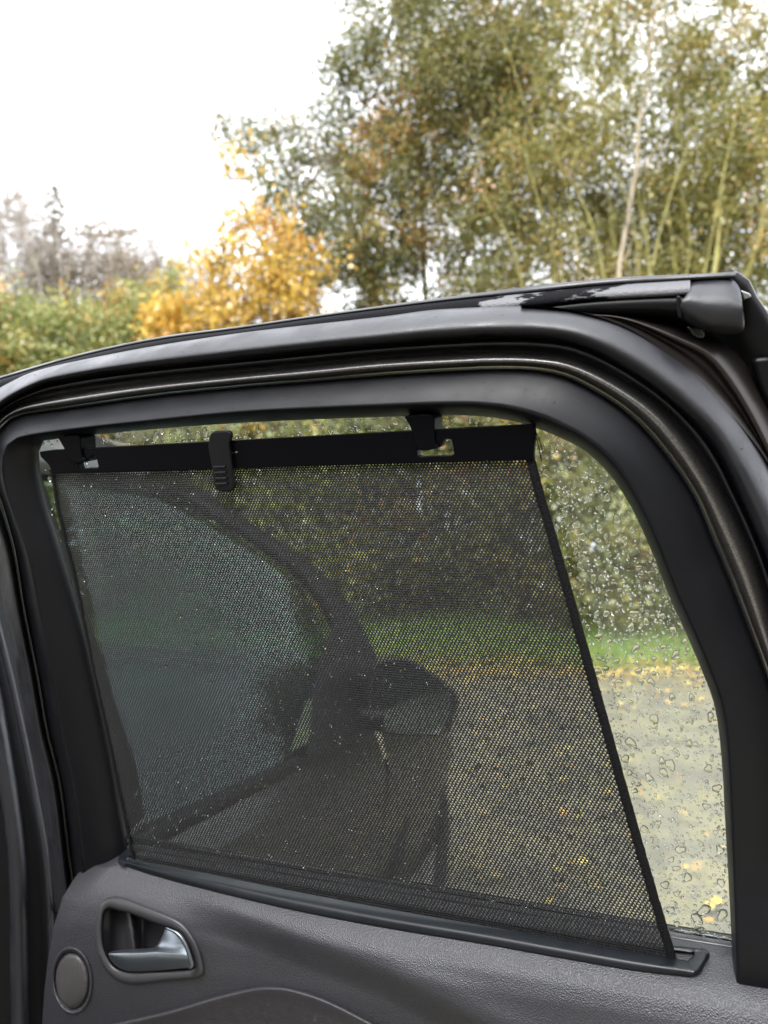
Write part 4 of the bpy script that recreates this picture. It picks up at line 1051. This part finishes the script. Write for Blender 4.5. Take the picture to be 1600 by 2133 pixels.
for px, top, d, wdt, lab, per, mm in [(15, 410, 26, 1.5, 'tall bare tree at the far left edge', 0, None), (185, 470, 27, 2.2, 'brown-leaved bare tree right beside the conifer', 30, 'leaf_brown'), (75, 560, 27, 1.6, 'bare twiggy tree between the left edge and the conifer', 0, None), (255, 505, 30, 2.0, 'fine bare haze-paled tree right of the brown-leaved one', 0, None), (320, 520, 31, 2.0, 'bare haze-paled tree just left of the yellow maple', 0, None), (385, 545, 32, 2.0, 'bare far tree partly hidden behind the yellow maple', 0, None)]:
    b = pt(px, 1200, d); b[2] = 0.0
    zt = pt(px, top, d)[2]
    tips = [np.array([b[0] + rng.normal(0, wdt * 0.45), b[1] + rng.normal(0, 0.6), zt * rng.uniform(0.8, 1.0)]) for _ in range(7)]
    tree('bare_tree', lab, 'tree', b, [(t_, 0.07) for t_ in tips], [(np.array([b[0], b[1], zt * 0.8]), (wdt, 1.3, zt * 0.24))], 240, per, 0.07, M[mm] if mm else None, M['bark_hazed'], csig=0.7, tintc=0.5, tints=0.2, group='bare trees far off on the left', branch_r=0.028, spread=0.4)
# undergrowth behind the verge, seen through the window
ug = [(-7.5, 11.6, 1.7, 'leaf_bush', 'green undergrowth shrub low at the far left behind the car'), (-4.2, 11.9, 2.1, 'leaf_green', 'dark undergrowth shrub behind the car roof'), (-1.6, 11.3, 1.8, 'leaf_bush', 'leafy undergrowth shrub seen through the mesh above the mirror'), (0.6, 11.8, 2.4, 'leaf_green', 'dark undergrowth shrub seen through the middle of the mesh'), (2.6, 11.2, 2.0, 'leaf_olive', 'olive undergrowth shrub behind the right hem of the blind'), (4.4, 11.0, 2.4, 'leaf_bush', 'green undergrowth shrub seen through the bare strip of wet glass'), (6.4, 11.2, 2.2, 'leaf_olive', 'yellowish undergrowth shrub behind the rear window post'), (9.2, 11.4, 1.6, 'leaf_green', 'dark undergrowth shrub beyond the right edge of the door')]
for x, y, h, lm, lab in ug:
    y -= 1.15
    b = np.array([x, y, gz(x, y)])
    tree('undergrowth_shrub', lab, 'shrub', b, [(b + np.array([dx, 0, h * 0.8]), 0.03) for dx in (-0.6, 0, 0.6)], [(b + np.array([0, 0, h * 0.5]), (1.7, 0.9, h * 0.55)), (b + np.array([0.3, 0.6, h * 1.3]), (1.7, 0.8, h * 0.6))], 210, 130, 0.048, M[lm], M['bark_dark'], csig=0.26, tintc=0.40, tints=0.22, group='undergrowth behind the verge', branch_r=0.012)

# unseen hedge added behind the viewer to keep viewer-facing surfaces dark
for x, h, lab in [(-9.5, 3.4, 'added shade shrub behind the parked car'), (-6, 3.8, 'tall added shade shrub behind the car boot'), (-2.6, 3.6, 'added shade shrub across the lane behind the car'), (0.8, 3.9, 'added shade shrub directly across from the open door'), (4.2, 3.6, 'added shade shrub across the lane right of the open door'), (7.6, 3.7, 'added shade shrub across the lane farthest right')]:
    b = np.array([x, -5.2, 0.0])
    tree('added_shade_shrub', lab, 'shrub', b, [(b + np.array([dx, 0, h * 0.8]), 0.04) for dx in (-0.9, 0, 0.9)], [(b + np.array([0, 0, h * 0.5]), (2.0, 1.0, h * 0.55)), (b + np.array([0.2, -0.2, h * 0.9]), (1.9, 0.9, h * 0.4))], 170, 60, 0.09, M['leaf_green'], M['bark_dark'], csig=0.33, tintc=0.4, tints=0.2, group='unseen hedge added for shade', branch_r=0.015)

# grass and fallen leaves
n = 45000
gx_ = rng.uniform(-12, 14, n); gy_ = 8.2 + 0.16 * np.sin(gx_ * 1.7) + 0.12 * np.sin(gx_ * 4.3 + 1) + rng.random(n) ** 1.2 * 2.4; gzv = bank(gx_, gy_) + 0.02
hgt = rng.uniform(0.06, 0.2, n); dx = rng.normal(0, 0.05, n); dy = rng.normal(0, 0.05, n); wdh = 0.006
P0 = np.stack([gx_ - wdh, gy_, gzv], -1); P1 = np.stack([gx_ + wdh, gy_, gzv], -1); P2 = np.stack([gx_ + dx, gy_ + dy, gzv + hgt], -1)
o = mk('verge_grass', np.stack([P0, P1, P2], 1).reshape(-1, 3), np.arange(n * 3).reshape(-1, 3), M['grass'], smooth=False, kind='stuff', label='long green grass on the verge below the hedge')
o['category'] = 'grass'
at_ = o.data.attributes.new('tint', 'FLOAT', 'POINT'); at_.data.foreach_set('value', np.repeat(rng.random(n), 3).astype(np.float32))
n = 22000
lx = rng.uniform(-10, 13, n)
ly = np.concatenate([8.0 + rng.normal(0, 0.40, 15000), rng.uniform(1.8, 8.3, 3200), rng.uniform(6.8, 8.3, 1300), 8.2 + rng.random(2500) ** 1.5 * 1.8])
ly = ly + 0.14 * np.sin(lx * 1.7) + 0.1 * np.sin(lx * 4.3 + 1)
lz = np.where(ly > 8.1, bank(lx, ly) + 0.06, 0.03) + rng.uniform(0, 0.03, n)
cent = np.stack([lx, ly, lz], -1)
d1 = rng.normal(size=(n, 3)); d1[:, 2] *= 0.25; d1 /= np.linalg.norm(d1, axis=1, keepdims=True)
d2 = np.cross(d1, np.array([0, 0, 1.0]) + rng.normal(size=(n, 3)) * 0.25); d2 /= np.linalg.norm(d2, axis=1, keepdims=True)
s = rng.uniform(0.012, 0.036, (n, 1))
V = np.stack([cent - d1 * s, cent + d2 * s * .7, cent + d1 * s, cent - d2 * s * .7], 1).reshape(-1, 3)
o = mk('fallen_leaves', V, np.arange(n * 4).reshape(-1, 4), M['litter'], smooth=False, kind='stuff', label='yellow fallen leaves scattered along the edge of the gravel')
o['category'] = 'leaves'
at_ = o.data.attributes.new('tint', 'FLOAT', 'POINT'); at_.data.foreach_set('value', np.repeat(rng.random(n), 4).astype(np.float32))
